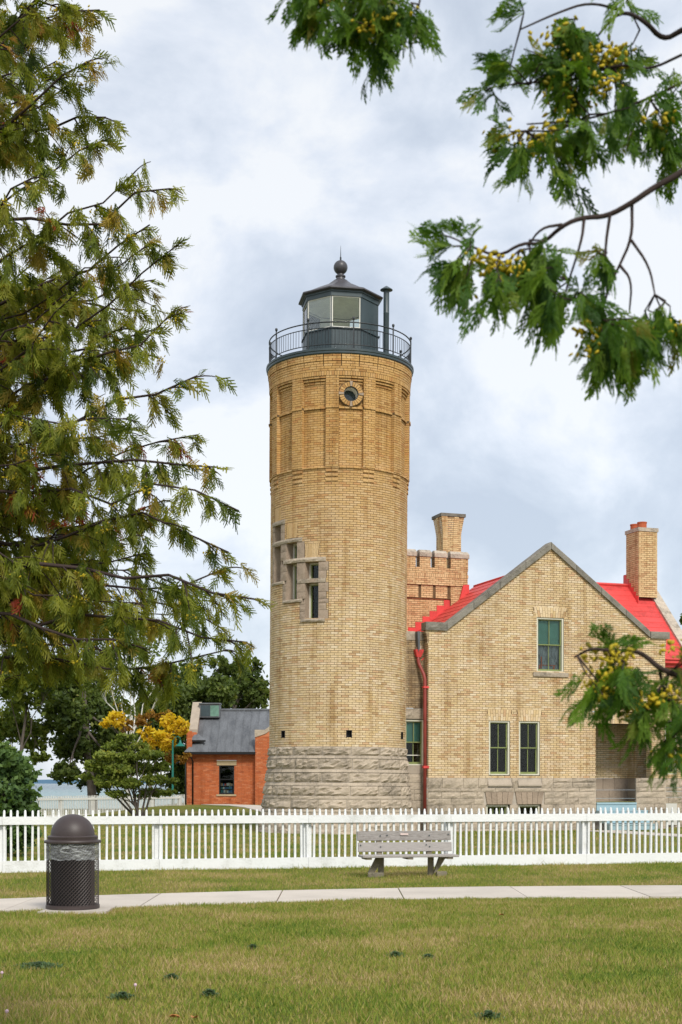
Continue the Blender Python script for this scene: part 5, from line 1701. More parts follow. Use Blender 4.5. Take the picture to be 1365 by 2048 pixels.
# ================================================================= foliage tools
def leaf_cloud(blobs, size, seed, tint_bias=0.0, flat=.5, clump=.35, sub=7, zf=.8):
    """blobs [(x, y, z, r, n)]: small leaf quads gathered in sub-clumps through each blob"""
    r = np.random.default_rng(seed)
    C_ = []; Tn = []
    for (x, y, z, rad, n) in blobs:
        ns = max(6, int(n / 26))
        dirs = r.normal(size=(ns, 3)); dirs /= np.linalg.norm(dirs, axis=1)[:, None]
        rr = rad * r.uniform(.25, 1.0, ns) ** .55
        sc = dirs * rr[:, None]; sc[:, 2] *= zf
        which = r.integers(0, ns, n)
        jit = r.normal(size=(n, 3)) * rad * clump * .42; jit[:, 2] *= .3 + .7 * zf
        p = sc[which] + jit
        C_.append(p + np.array([x, y, z]))
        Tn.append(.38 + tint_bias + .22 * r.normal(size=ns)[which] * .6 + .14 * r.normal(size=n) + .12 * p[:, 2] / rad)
    C_ = np.concatenate(C_); T = np.clip(np.concatenate(Tn), 0, 1); n = len(C_)
    a = r.normal(size=(n, 3)); a /= np.linalg.norm(a, axis=1)[:, None]
    b = r.normal(size=(n, 3)); b -= a * (a * b).sum(1)[:, None]; b /= np.linalg.norm(b, axis=1)[:, None]
    s = size * r.uniform(.6, 1.35, n)[:, None]
    v = np.stack([C_ - a * s * .5, C_ + b * s * flat * .5, C_ + a * s * .5, C_ - b * s * flat * .5], 1)
    return v.reshape(-1, 3), np.arange(4 * n).reshape(-1, 4), T


def limb(m, p0, p1, r0, r1, wob=.12, n=6, seed=0, sag=0.0, sides=6):
    p0, p1 = Vector(p0), Vector(p1); L = (p1 - p0).length
    pts = []; rd = []
    for i in range(n + 1):
        f = i / n
        p = p0.lerp(p1, f)
        w = wob * L * sin(pi * f) * .6
        p += Vector((noise.noise(Vector((f * 3, seed, 1))), noise.noise(Vector((f * 3, seed, 7))), noise.noise(Vector((f * 3, seed, 13))))) * w
        p.z += sag * L * 4 * f * (1 - f) * .25
        pts.append(p); rd.append(r0 + (r1 - r0) * f)
    m.tube(pts, rd, sides, cap=False)
    return pts


def leafy_tree(name, label, cat, base, trunk_top, blobs, leaf, mat, bark, r0, seed, group=None, bias=0.0, flat=.5, clump=.35, extra=None, zf=.8):
    t = thing(name, label, cat, base, 0, group)
    b = Vector(base)
    m = MB(); tt = Vector(trunk_top) - b
    limb(m, (0, 0, -.2), tt, r0, r0 * .45, .06, 8, seed, sides=8)
    m.build('trunk', bark, t, smooth='all')
    m = MB()
    for i, (x, y, z, r, n) in enumerate(blobs):
        f = .25 + .75 * random.random()
        st = tt * f
        c = Vector((x, y, z)) - b
        pts = limb(m, st, c, r0 * .32, r0 * .08, .2, 6, seed + i)
        for q in range(4):
            e = c + Vector((random.uniform(-1, 1), random.uniform(-1, 1), random.uniform(-.6, 1))) * r * .8
            limb(m, pts[4], e, r0 * .09, r0 * .02, .2, 4, seed + i * 7 + q, sides=4)
    m.build('branches', bark, t, smooth='all')
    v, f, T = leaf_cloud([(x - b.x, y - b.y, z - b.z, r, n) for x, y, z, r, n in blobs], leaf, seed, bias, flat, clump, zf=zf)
    o = np_mesh('crown', v, f, mat, t, T)
    if extra:
        eb, em, es = extra
        v, f, T = leaf_cloud([(x - b.x, y - b.y, z - b.z, r, n) for x, y, z, r, n in eb], es, seed + 99, 0, flat, clump)
        np_mesh('autumn_leaves', v, f, em, t, T)
    return t


def W_(px, py, D):
    return ((px - 682.5) * D / 2844, D, 1.6 + (1566 - py) * D / 2844)
# world positions (metres) of crowns, bough tips and spray clusters
T1 = [(-18.41, 77.85, 7.51, 1.37, 1500),(-17.48, 79.85, 6.68, 1.4, 1600),(-19.14, 82.18, 4.95, 1.3, 1500),(-17.66, 82.02, 4.37, 1.1, 1100),(-17.3, 81.41, 3.06, 0.52, 260),(-15.84, 78.7, 7.85, 1.25, 1200),(-19.05, 79.37, 3.16, 0.84, 600)]
T2 = [(-16.12, 86.11, 7.69, 1.67, 2200),(-15.85, 81.6, 5.5, 1.29, 1700),(-14.79, 85.4, 5.98, 1.65, 2300),(-15.75, 84.1, 3.85, 1.18, 1300),(-14.44, 86.01, 3.6, 1.51, 2200),(-15.79, 81.58, 2.2, 0.75, 600),(-14.92, 86.15, 1.78, 0.91, 900),(-13.09, 83.17, 2.36, 1.02, 1200),(-12.9, 82.9, 4.54, 1.11, 1300),(-16.73, 86.09, 6.93, 1.21, 900)]
T3 = [(-12.53, 75.39, 7.86, 0.8, 420),(-11.81, 76.75, 8.78, 0.81, 420),(-10.69, 77.48, 8.85, 0.93, 440),(-9.63, 76.65, 7.83, 0.75, 340),(-9.77, 77.04, 6.77, 0.7, 280),(-13.33, 76.99, 7.04, 0.7, 300),(-11.18, 75.61, 7.34, 0.69, 220)]
T4 = [(-11.04, 89.1, 6.8, 1.41, 1500),(-10.2, 92.84, 7.93, 1.24, 1100),(-8.91, 91.28, 7.18, 1.28, 1300),(-12.75, 94.77, 5.8, 1.5, 1500),(-7.57, 89.49, 7.29, 1.2, 1100),(-7.02, 93.95, 8.67, 1.06, 700),(-5.9, 93.0, 7.94, 1.05, 800),(-5.27, 92.29, 7.12, 0.71, 400),(-5.9, 94.47, 9.37, 0.56, 180),(-9.64, 89.16, 5.24, 1.25, 1100),(-10.09, 91.83, 3.08, 0.9, 900),(-10.57, 93.79, 1.73, 0.99, 900),(-11.55, 93.22, 4.09, 1.31, 1100),(-7.91, 92.76, 9.3, 0.65, 200),(-9.83, 93.99, 9.07, 0.79, 260),(-6.8, 94.64, 6.96, 1.26, 900)]
T5 = [(-11.52, 73.21, 4.84, 0.51, 420),(-9.23, 72.06, 3.78, 0.61, 560),(-8.62, 72.66, 4.62, 0.56, 520),(-8.04, 72.26, 4.42, 0.43, 340),(-12.21, 73.94, 4.69, 0.31, 180),(-9.96, 73.12, 4.12, 0.41, 260),(-8.95, 73.21, 3.69, 0.41, 300),(-12.29, 73.22, 3.09, 0.31, 140)]
T5b = [(-9.38, 73.63, 5.12, 0.47, 260),(-8.88, 73.7, 3.0, 0.44, 240),(-8.03, 73.08, 2.83, 0.36, 180),(-10.15, 73.54, 4.86, 0.52, 260),(-11.1, 73.83, 4.48, 0.42, 160)]
T6 = [(-8.79, 58.1, 3.48, 0.37, 420),(-9.26, 58.48, 3.12, 0.45, 560),(-8.5, 58.35, 3.08, 0.53, 720),(-9.48, 57.3, 2.69, 0.52, 700),(-8.74, 58.3, 2.62, 0.62, 900),(-7.78, 57.86, 2.78, 0.53, 640),(-9.97, 57.56, 2.29, 0.45, 560),(-9.1, 57.45, 2.12, 0.57, 800),(-8.25, 58.56, 2.18, 0.62, 900),(-7.36, 58.4, 2.26, 0.41, 420),(-10.46, 58.26, 1.89, 0.33, 330),(-9.56, 57.52, 1.68, 0.49, 520),(-8.58, 57.51, 1.6, 0.57, 640),(-7.62, 57.84, 1.72, 0.53, 600),(-6.93, 58.2, 1.68, 0.27, 200),(-9.05, 57.64, 1.15, 0.41, 360),(-7.97, 58.64, 1.15, 0.49, 460),(-7.1, 57.91, 1.23, 0.33, 240)]
SH = [(-7.25, 30.67, 2.1, 0.45, 1500),(-6.89, 30.75, 1.79, 0.35, 1000),(-7.16, 30.71, 1.34, 0.56, 1900),(-6.83, 30.83, 0.99, 0.3, 900),(-7.28, 30.8, 0.53, 0.6, 1900),(-6.83, 30.94, 0.47, 0.22, 500),(-7.99, 31.02, 1.67, 0.76, 1800),(-7.94, 30.83, 0.8, 0.76, 1800)]
FR = [(20.32, 82.61, 11.07, 0.7, 500),(20.92, 82.93, 9.94, 1.17, 900)]
TIPS = [(-1.103, 6.5, 5.133),(-1.155, 6.6, 4.956),(-1.321, 6.8, 4.926),(-1.125, 6.8, 4.782),(-1.046, 6.5, 4.551),(-0.943, 6.5, 4.391),(-0.759, 6.3, 4.232),(-0.737, 6.4, 4.021),(-0.749, 6.5, 3.774),(-0.855, 6.8, 3.778),(-0.627, 6.2, 3.375),(-0.657, 6.5, 3.191),(-0.54, 6.2, 2.976),(-0.431, 6.0, 2.748),(-0.489, 6.2, 2.605),(-0.512, 6.4, 2.57),(-0.331, 5.8, 2.346),(-0.389, 5.9, 2.183),(-0.488, 6.1, 2.171),(-0.793, 6.4, 2.131),(-0.82, 6.1, 2.171),(-1.561, 6.6, 2.078),(-0.928, 6.9, 4.308),(-0.943, 7.2, 4.147),(-1.367, 7.3, 5.594),(-0.966, 7.0, 3.707),(-0.868, 7.0, 2.993)]
BOUGHS = [([(0.312, 1.9, 2.546, 0.04, 0.04, 24, -0.3, 0.7),(0.379, 1.9, 2.533, 0.033, 0.033, 18, 0.1, 0.9),(0.299, 1.9, 2.426, 0.027, 0.017, 10, 0, 1),(0.239, 1.9, 2.606, 0.033, 0.04, 12, -0.8, 0.3),(0.232, 1.9, 2.546, 0.033, 0.027, 12, -1, 0.1),(0.212, 1.9, 2.519, 0.02, 0.017, 6, -1, 0.1),(0.232, 1.9, 2.473, 0.027, 0.027, 12, -0.7, 0.7),(0.266, 1.9, 2.442, 0.04, 0.027, 20, -0.3, 1),(0.326, 1.9, 2.452, 0.04, 0.027, 18, 0, 1),(0.292, 1.9, 2.506, 0.04, 0.04, 20, -0.3, 0.8),(0.346, 1.9, 2.566, 0.053, 0.053, 34, 0, 0.8),(0.312, 1.9, 2.606, 0.047, 0.04, 26, -0.3, 0.6),(0.406, 1.9, 2.493, 0.04, 0.04, 20, 0.2, 0.9),(0.433, 1.9, 2.452, 0.027, 0.033, 14, 0, 1),(0.392, 1.9, 2.606, 0.04, 0.04, 10, 0.3, 0.6),(0.439, 1.9, 2.533, 0.02, 0.04, 7, 0.3, 0.7),(0.279, 1.9, 2.566, 0.033, 0.033, 16, -0.4, 0.6)], [(0.299, 1.9, 2.586, 0.03, 0.02, 34),(0.326, 1.9, 2.559, 0.037, 0.021, 46),(0.306, 1.9, 2.519, 0.023, 0.02, 24),(0.356, 1.9, 2.573, 0.027, 0.024, 26),(0.252, 1.9, 2.456, 0.03, 0.012, 24),(0.286, 1.9, 2.466, 0.02, 0.012, 14),(0.433, 1.9, 2.466, 0.02, 0.013, 14),(0.346, 1.9, 2.533, 0.02, 0.02, 12)], [[(0.456, 1.9, 2.606),(0.433, 1.9, 2.598),(0.399, 1.9, 2.606),(0.372, 1.9, 2.633),(0.346, 1.9, 2.606)], [(0.456, 1.9, 2.573),(0.413, 1.9, 2.559),(0.366, 1.9, 2.553),(0.319, 1.9, 2.546),(0.252, 1.9, 2.533),(0.199, 1.9, 2.529)], [(0.456, 1.9, 2.536),(0.413, 1.9, 2.513),(0.332, 1.9, 2.493),(0.246, 1.9, 2.471)], [(0.372, 1.9, 2.633),(0.332, 1.9, 2.646),(0.286, 1.9, 2.619),(0.239, 1.9, 2.606)]]),([(0.158, 1.75, 2.277, 0.009, 0.007, 6, -0.1, -1),(0.131, 1.75, 2.262, 0.015, 0.007, 8, -1, -0.1),(0.149, 1.75, 2.219, 0.022, 0.022, 16, -0.5, 0.8),(0.177, 1.75, 2.194, 0.018, 0.018, 11, 0, 1),(0.226, 1.75, 2.244, 0.034, 0.022, 30, -0.1, 0.9),(0.251, 1.75, 2.213, 0.031, 0.028, 26, 0, 1),(0.282, 1.75, 2.194, 0.028, 0.018, 20, 0.2, 1),(0.312, 1.75, 2.244, 0.012, 0.025, 7, 0, 1),(0.331, 1.75, 2.157, 0.04, 0.028, 54, 0, 1),(0.328, 1.75, 2.133, 0.031, 0.015, 20, 0, 1),(0.392, 1.75, 2.182, 0.025, 0.025, 15, 0, 1),(0.414, 1.75, 2.17, 0.012, 0.025, 9, 0, 1),(0.232, 1.75, 2.262, 0.031, 0.011, 12, -0.6, 0.5)], [(0.171, 1.75, 2.241, 0.017, 0.009, 22),(0.198, 1.75, 2.23, 0.028, 0.014, 54),(0.226, 1.75, 2.218, 0.018, 0.012, 18),(0.297, 1.75, 2.151, 0.009, 0.011, 12),(0.325, 1.75, 2.132, 0.025, 0.009, 16),(0.414, 1.75, 2.167, 0.009, 0.012, 10)], [[(0.441, 1.75, 2.367),(0.42, 1.75, 2.351),(0.38, 1.75, 2.327),(0.358, 1.75, 2.311),(0.328, 1.75, 2.299),(0.297, 1.75, 2.296),(0.272, 1.75, 2.284),(0.251, 1.75, 2.273),(0.22, 1.75, 2.256),(0.195, 1.75, 2.25),(0.158, 1.75, 2.261)], [(0.358, 1.75, 2.311),(0.357, 1.75, 2.268),(0.343, 1.75, 2.237),(0.325, 1.75, 2.201),(0.322, 1.75, 2.17)], [(0.357, 1.75, 2.268),(0.38, 1.75, 2.237),(0.386, 1.75, 2.201)], [(0.331, 1.75, 2.299),(0.325, 1.75, 2.256),(0.325, 1.75, 2.194)], [(0.299, 1.75, 2.293),(0.294, 1.75, 2.262),(0.282, 1.75, 2.219)], [(0.272, 1.75, 2.287),(0.245, 1.75, 2.281),(0.232, 1.75, 2.268)], [(0.343, 1.75, 2.237),(0.355, 1.75, 2.213),(0.357, 1.75, 2.182)], [(0.325, 1.75, 2.194),(0.306, 1.75, 2.179),(0.288, 1.75, 2.194)]]),([(-0.048, 1.9, 2.643, 0.02, 0.013, 12, -0.2, 1),(-0.015, 1.9, 2.64, 0.027, 0.013, 20, 0, 1),(0.025, 1.9, 2.63, 0.033, 0.02, 26, 0, 1),(0.065, 1.9, 2.636, 0.033, 0.02, 30, 0, 1),(0.104, 1.9, 2.63, 0.013, 0.02, 12, 0.3, 1),(0.05, 1.9, 2.593, 0.011, 0.013, 8, 0, 1),(0.012, 1.9, 2.609, 0.013, 0.005, 4, -1, 0.6),(0.012, 1.9, 2.673, 0.08, 0.027, 30, 0, 1)], [(-0.002, 1.9, 2.643, 0.02, 0.008, 22),(0.038, 1.9, 2.596, 0.012, 0.012, 12),(0.065, 1.9, 2.611, 0.015, 0.009, 14)], [[(0.119, 1.9, 2.726),(0.065, 1.9, 2.686),(0.025, 1.9, 2.653),(-0.022, 1.9, 2.646)], [(0.065, 1.9, 2.686),(0.072, 1.9, 2.646),(0.055, 1.9, 2.606)], [(0.119, 1.9, 2.726),(0.109, 1.9, 2.666),(0.104, 1.9, 2.64)]]),([(0.348, 1.8, 1.765, 0.011, 0.011, 12, -0.1, -0.6),(0.341, 1.8, 1.735, 0.015, 0.015, 12, -0.2, 0.7),(0.322, 1.8, 1.708, 0.006, 0.004, 5, -1, 0.45),(0.337, 1.8, 1.713, 0.009, 0.006, 5, 0, 1),(0.371, 1.8, 1.727, 0.016, 0.014, 14, 0, 0.9),(0.388, 1.8, 1.696, 0.019, 0.013, 14, -0.1, 1),(0.419, 1.8, 1.705, 0.014, 0.023, 16, 0.1, 1),(0.421, 1.8, 1.664, 0.01, 0.016, 10, 0, 1),(0.413, 1.8, 1.642, 0.006, 0.009, 5, -0.3, 1),(0.419, 1.8, 1.727, 0.011, 0.016, 8, 0, 1),(0.426, 1.8, 1.762, 0.006, 0.013, 5, 0.3, -0.3)], [(0.343, 1.8, 1.768, 0.018, 0.015, 44),(0.337, 1.8, 1.73, 0.014, 0.018, 34),(0.331, 1.8, 1.713, 0.011, 0.008, 20),(0.384, 1.8, 1.7, 0.018, 0.008, 32),(0.375, 1.8, 1.689, 0.013, 0.006, 15),(0.419, 1.8, 1.705, 0.013, 0.009, 16),(0.413, 1.8, 1.635, 0.013, 0.009, 16),(0.428, 1.8, 1.768, 0.006, 0.009, 8)], [[(0.454, 1.8, 1.733),(0.432, 1.8, 1.735),(0.403, 1.8, 1.743),(0.384, 1.8, 1.762),(0.372, 1.8, 1.768),(0.34, 1.8, 1.767),(0.315, 1.8, 1.77),(0.299, 1.8, 1.761)], [(0.416, 1.8, 1.74),(0.397, 1.8, 1.711),(0.384, 1.8, 1.686)], [(0.403, 1.8, 1.743),(0.413, 1.8, 1.705),(0.41, 1.8, 1.654)]])]
# ================================================================= background trees
random.seed(11)
leafy_tree('tree', 'pale green tree with drooping leaves at the left edge beyond the shore fence', 'tree', (-18.5, 80, -.2), (-17.6, 80, 6.5), T1, .30, M_LEAFM, M_BARK, .13, 31, 'trees along the lake shore', flat=.62)
leafy_tree('tree', 'big dark leafy tree in front of the lake, widest of the shore trees', 'tree', (-14.6, 84, -.1), (-15.2, 84, 7.0), [(a, b, c, d_, int(e * 1.35)) for a, b, c, d_, e in T2], .30, M_LEAFD, M_BARK, .30, 32, 'trees along the lake shore', flat=.62)
leafy_tree('birch_tree', 'thin birch with bare white branches and sparse leaves above the yellow leaves', 'tree', (-11.4, 76, 0), (-11.2, 76, 5.2), T3, .22, M_LEAFM, M_BIRCH, .15, 33, 'trees along the lake shore', clump=.5)
leafy_tree('tree', 'dark green tree rising behind the roof of the red brick building', 'tree', (-10.0, 92, -.2), (-9.0, 92, 6.0), [(a, b, c, d_ * 1.08, int(e * 1.6)) for a, b, c, d_, e in T4], .32, M_LEAFD, M_BARK, .28, 34, 'trees along the lake shore', flat=.62)
leafy_tree('maple_tree', 'maple with bright yellow and bronze autumn leaves beside the green lamp post', 'tree', (-9.6, 73, .1), (-10.0, 73, 3.6), T5, .26, M_LEAFY, M_BARK, .12, 35, None, bias=.15, clump=.4, extra=(T5b, M_LEAFO, .24))
leafy_tree('small_tree', 'small bushy green tree with several stems on the lawn behind the picket fence', 'tree', (-8.2, 58, .05), (-8.55, 58, 1.7), [(a, b, c, d_, int(e * 1.5)) for a, b, c, d_, e in T6], .15, M_LEAFM, M_BARK, .07, 36, None, bias=.1, clump=.38, zf=.42)
m = MB()
st = bpy.data.objects['small_tree']
for i, (tx, tz) in enumerate([(-1.2, 1.9), (-.6, 1.7), (.35, 1.8), (.9, 2.0), (-1.9, 2.1), (-.1, 2.4)]):
    limb(m, (random.uniform(-.1, .1), random.uniform(-.1, .1), -.1), (tx, random.uniform(-.5, .5), tz), .055, .02, .12, 6, 400 + i)
m.build('stems', M_BARK, st, smooth='all')
leafy_tree('shrub', 'tall dense green shrub behind the picket fence at its left end', 'shrub', (-7.6, 30.8, 0), (-7.6, 30.8, 1.5), SH, .115, M_VINE, M_BARK, .05, 37, None, flat=.75, clump=.3)
leafy_tree('tree', 'dark tree just peeping over the right end of the red roof', 'tree', (22.5, 85, 0), (21.6, 85, 8), FR, .30, M_LEAFD, M_BARK, .2, 38, 'trees along the lake shore')

# ================================================================= cedars
def strips_template(levels):
    """flat spray in the xy plane, axis along +x, length 1; returns quads (n, 4, 3)"""
    Q = []
    def strip(a, b, w0, w1):
        a = np.array(a, float); b = np.array(b, float); t = b - a; l = np.linalg.norm(t) + 1e-9
        nrm = np.array([-t[1], t[0]]) / l
        q = [a - nrm * w0, b - nrm * w1, b + nrm * w1, a + nrm * w0]
        Q.append([(p[0], p[1], 0.0) for p in q])
    if levels == 1:
        strip((0, 0), (1, 0), .036, .018)
        for i in range(4):
            x = .08 + .21 * i; l = .52 * (1 - .5 * abs(x - .3) / .7)
            for s_ in (-1, 1):
                xx = x + (.09 if s_ > 0 else 0)
                e = (xx + l * .80, s_ * l * .58)
                strip((xx, 0), e, .040, .020)
                if i in (0, 1):
                    strip((xx + l * .35, s_ * l * .25), (xx + l * .80, s_ * l * .22), .030, .016)
    else:
        strip((0, 0), (1, 0), .028, .018)
        for i in range(6):
            x = .10 + .14 * i; l = .56 * (1 - .60 * abs(x - .3) / .7)
            for s_ in (-1, 1):
                xx = x + (.07 if s_ > 0 else 0)
                tip = np.array((xx + l * .80, s_ * l * .58))
                strip((xx, 0), tip, .032, .024)
                a = np.array((xx, 0.0)); t = (tip - a)
                ln = np.linalg.norm(t); t = t / ln; nn = np.array([-t[1], t[0]])
                k = 2 if i < 4 else 1
                for j in range(k):
                    f = .30 + .32 * j; c = a + t * ln * f; ll = l * .40 * (1 - .40 * f)
                    for r_ in (-1, 1):
                        strip(c, c + t * ll * .85 + nn * ll * .55 * r_, .030, .020)
    return np.array(Q)


def sprays(tmpl, P, Dv, Lv, S, T, droop, seed):
    """place copies: positions P, axis Dv, lateral Lv, sizes S, tints T"""
    r = np.random.default_rng(seed)
    n = len(P); k = len(tmpl)
    Dv = Dv / np.linalg.norm(Dv, axis=1)[:, None]
    Lv = Lv - Dv * (Dv * Lv).sum(1)[:, None]; Lv /= np.linalg.norm(Lv, axis=1)[:, None] + 1e-9
    Nv = np.cross(Dv, Lv)
    t = tmpl.reshape(-1, 3)
    x, y = t[:, 0], t[:, 1]
    wid = r.uniform(.75, 1.2, n)
    bend = droop * r.uniform(.2, 1.4, n)
    V = P[:, None, :] + S[:, None, None] * (Dv[:, None, :] * x[None, :, None] + Lv[:, None, :] * (y[None, :, None] * wid[:, None, None])
        + Nv[:, None, :] * (.10 * np.sin(6 * x[None, :, None] + 5 * y[None, :, None])))
    V[:, :, 2] -= S[:, None] * bend[:, None] * (x[None, :] ** 2)
    F_ = np.arange(n * k * 4).reshape(-1, 4)
    TT = np.repeat(T, k) + r.normal(size=n * k) * .035
    return V.reshape(-1, 3), F_, np.clip(TT, 0, 1)


TL = strips_template(1)
def vary(t, seed):
    r = np.random.default_rng(seed); t = t.copy(); n = len(t)
    keep = [0]
    for i in range(1, n):
        if r.uniform() < .84: keep.append(i)
    t = t[keep]
    x = t[..., 0].copy(); y = t[..., 1].copy()
    t[..., 1] = y * (.62 + .5 * np.sin(x * 9 + seed) * .4) + .07 * np.sin(3.2 * x + seed)
    t[..., 0] = x + .05 * np.sin(y * 9 + seed * 2)
    return t
TNS = [vary(strips_template(2), q) for q in range(1, 6)]
random.seed(17)
ct = thing('cedar_tree', 'big white cedar with drooping green and yellow sprays filling the left side', 'tree', (-3.3, 7.5, 0))
cb_ = Vector((-3.3, 7.5, 0))
m = MB(); limb(m, (0, 0, -.3), (.1, .1, 9.0), .27, .08, .03, 10, 5, sides=10); m.build('trunk', M_BARKR, ct, smooth='all')
bm1 = MB()
P_, D_, L_, S_, T_ = [], [], [], [], []
def add_spray(p, d, s, t):
    P_.append(tuple(p)); D_.append(tuple(d)); L_.append((random.gauss(0, 1), random.gauss(0, 1), random.gauss(0, .5))); S_.append(s); T_.append(t)


def rt():
    q = random.random()
    if q < .014: return 1.0
    if q < .10: return random.uniform(.76, .92)
    return min(.72, max(0.02, random.gauss(.36, .15)))


def edge_px(z):   # how far right the crown reaches at height z, per metre of distance
    pts = [(1.75, -.10), (2.0, -.070), (2.2, -.062), (2.45, -.058), (2.7, -.078), (3.0, -.085), (3.4, -.100), (3.8, -.118), (4.2, -.115), (4.5, -.145), (4.9, -.165), (5.4, -.175), (6.5, -.18)]
    for (a, xa), (b, xb) in zip(pts[:-1], pts[1:]):
        if a <= z <= b: return xa + (xb - xa) * (z - a) / (b - a)
    return -.1 if z < 1.75 else -.18


tips = [(Vector(t), 1) for t in TIPS]
n_in = 64
while len(tips) < len(TIPS) + n_in:
    z = 2.28 + (5.5 - 2.28) * random.random() ** 1.2
    D = random.uniform(5.9, 8.4)
    zz = 1.6 + (z - 1.6) * D / 6.5
    x = D * random.uniform(-.27, edge_px(z) - .018)
    tips.append((Vector((x, D, zz)), 0))
for bi, (tip, main) in enumerate(tips):
    f_y = (tip.z - 1.6) / tip.y
    rise = random.uniform(-.05, .40) * (1 if f_y > .17 else -.6) + (.15 if f_y > .3 else 0)
    start = Vector((-3.2, 7.5, max(1.7, tip.z - rise)))
    L = (tip - start).length
    pts = []
    n = 14
    for i in range(n + 1):
        f = i / n
        p = start.lerp(tip, f)
        p.z += (-.13 if bi % 3 else .07) * L * sin(pi * f) * (.6 if rise > 0 else -.5) + .06 * L * noise.noise(Vector((f * 4, bi, 0)))
        p.y += .08 * L * noise.noise(Vector((f * 3, bi, 9)))
        p += Vector((0, noise.noise(Vector((f * 11, bi, 2))), noise.noise(Vector((f * 11, bi, 5))))) * .075 * (1 if 0 < i < n else 0)
        pts.append(p)
    r0 = (.015 if main else .012) * random.uniform(.7, 1.25)
    bm1.tube([p - cb_ for p in pts], [r0 * (1 - .86 * i / n) + .0015 for i in range(n + 1)], 5, cap=False)
    for s in range(7):
        dd = (pts[-1] - pts[-2]).normalized() + Vector((random.uniform(-.5, .5), random.uniform(-.5, .5), random.uniform(-.8, .2)))
        add_spray(pts[-1] - (pts[-1] - pts[-2]) * random.random() - cb_, dd, random.uniform(.06, .11), rt())
    for i in range(3, n + 1):
        nt = random.choice((2, 3)) if i < n else 2
        if i < 8 and random.random() < .35: nt = 1
        for _ in range(nt):
            f = i / n
            d = (pts[i] - pts[i - 1]).normalized()
            side_ = Vector((d.y, -d.x, 0)).normalized() * random.choice((-1, 1))
            tl = random.uniform(.12, .34) * (1.15 - .55 * f)
            td = (d * random.uniform(.3, 1.0) + side_ * random.uniform(.1, .9) + Vector((0, 0, random.uniform(-.75, .2)))).normalized()
            if i == n: td = (d + Vector((0, 0, random.uniform(-.3, .1)))).normalized(); tl = random.uniform(.08, .14)
            q = pts[i] - (pts[i] - pts[i - 1]) * random.random()
            tp = [q]
            for s in range(4):
                td2 = (td + Vector((0, 0, -.16 * s))).normalized()
                tp.append(tp[-1] + td2 * tl / 4)
            bm1.tube([p - cb_ for p in tp], [.0042, .0036, .003, .0024, .0015], 4, cap=False)
            # sprays hang in loose tufts, with gaps between them
            base_t = rt()
            nk = random.choice((2, 3, 3)) if i < n else 1
            for kk in range(nk):
                g = (kk + .35 + .6 * random.random()) / nk
                g = min(.98, g)
                k_ = min(3, int(g * 4)); pp = tp[k_].lerp(tp[k_ + 1], g * 4 - k_)
                hang = Vector((random.uniform(-.35, .35), random.uniform(-.35, .35), random.uniform(-1.0, -.25)))
                tt_ = base_t if random.random() < .6 else rt()
                for s in range(random.choice((4, 5, 6, 7))):
                    dd = (tp[-1] - tp[0]).normalized() * random.uniform(.0, .7) + hang + Vector((random.uniform(-.45, .45), random.uniform(-.45, .45), random.uniform(-.4, .35)))
                    add_spray(pp - cb_ + Vector((random.gauss(0, .012), random.gauss(0, .012), random.gauss(0, .014))), dd, random.uniform(.045, .088), min(1, max(0, tt_ + random.gauss(0, .08))) if tt_ < .74 else tt_)
bm1.build('branches', M_TWIG, ct, smooth='all')
v, f, T = sprays(TL, np.array(P_), np.array(D_), np.array(L_), np.array(S_), np.array(T_), .25, 3)
print('left cedar sprays', len(P_), 'quads', len(f))
np_mesh('foliage', v, f, M_CEDAR, ct, T)
# seed cone clusters: little eight-sided bodies
def cones(cl, size, seed, spread_y=.06):
    r = np.random.default_rng(seed)
    octv = np.array([(0, 0, -1.3), (.5, 0, -.5), (0, .5, -.5), (-.5, 0, -.5), (0, -.5, -.5), (.6, 0, .6), (0, .6, .6), (-.6, 0, .6), (0, -.6, .6), (0, 0, 1.2)])
    of = [(0, 2, 1), (0, 3, 2), (0, 4, 3), (0, 1, 4), (9, 5, 6), (9, 6, 7), (9, 7, 8), (9, 8, 5)]
    oq = [(1, 2, 6, 5), (2, 3, 7, 6), (3, 4, 8, 7), (4, 1, 5, 8)]
    tri = of + [(a, b, c) for a, b, c, d_ in oq] + [(a, c, d_) for a, b, c, d_ in oq]
    V = []; F2 = []; T2 = []; off = 0
    for (x, y, z, rx, rz, n) in cl:
        n = int(n * 2.1); k = max(1, n // 14)
        cen = r.normal(size=(k, 3)) * np.array([rx, spread_y, rz]) * .5
        tn = r.uniform(.2, .9)
        for i in range(n):
            c = np.array((x, y, z)) + cen[r.integers(0, k)] + r.normal(size=3) * size * np.array([1.5, 1.5, .8])
            s = size * r.uniform(.6, 1.2)
            R_ = np.linalg.qr(r.normal(size=(3, 3)))[0]
            V.append((octv * s * .5) @ R_.T * np.array([1, 1, 1]) + c); F2 += [tuple(off + q for q in t) for t in tri]; off += 10
            T2 += [min(1, max(0, tn * .5 + .25 + r.normal() * .28))] * len(tri)
    return np.concatenate(V), np.array(F2), np.array(T2)


cl = []
for i in range(0, len(P_), 37):
    p = P_[i]; cl.append((p[0], p[1], p[2] - .02, .02, .02, random.choice((6, 9, 12))))
v, f, T = cones(cl, .0125, 5, .02)
np_mesh('seed_cones', v, f, M_CONES, ct, T)['kind'] = 'stuff'

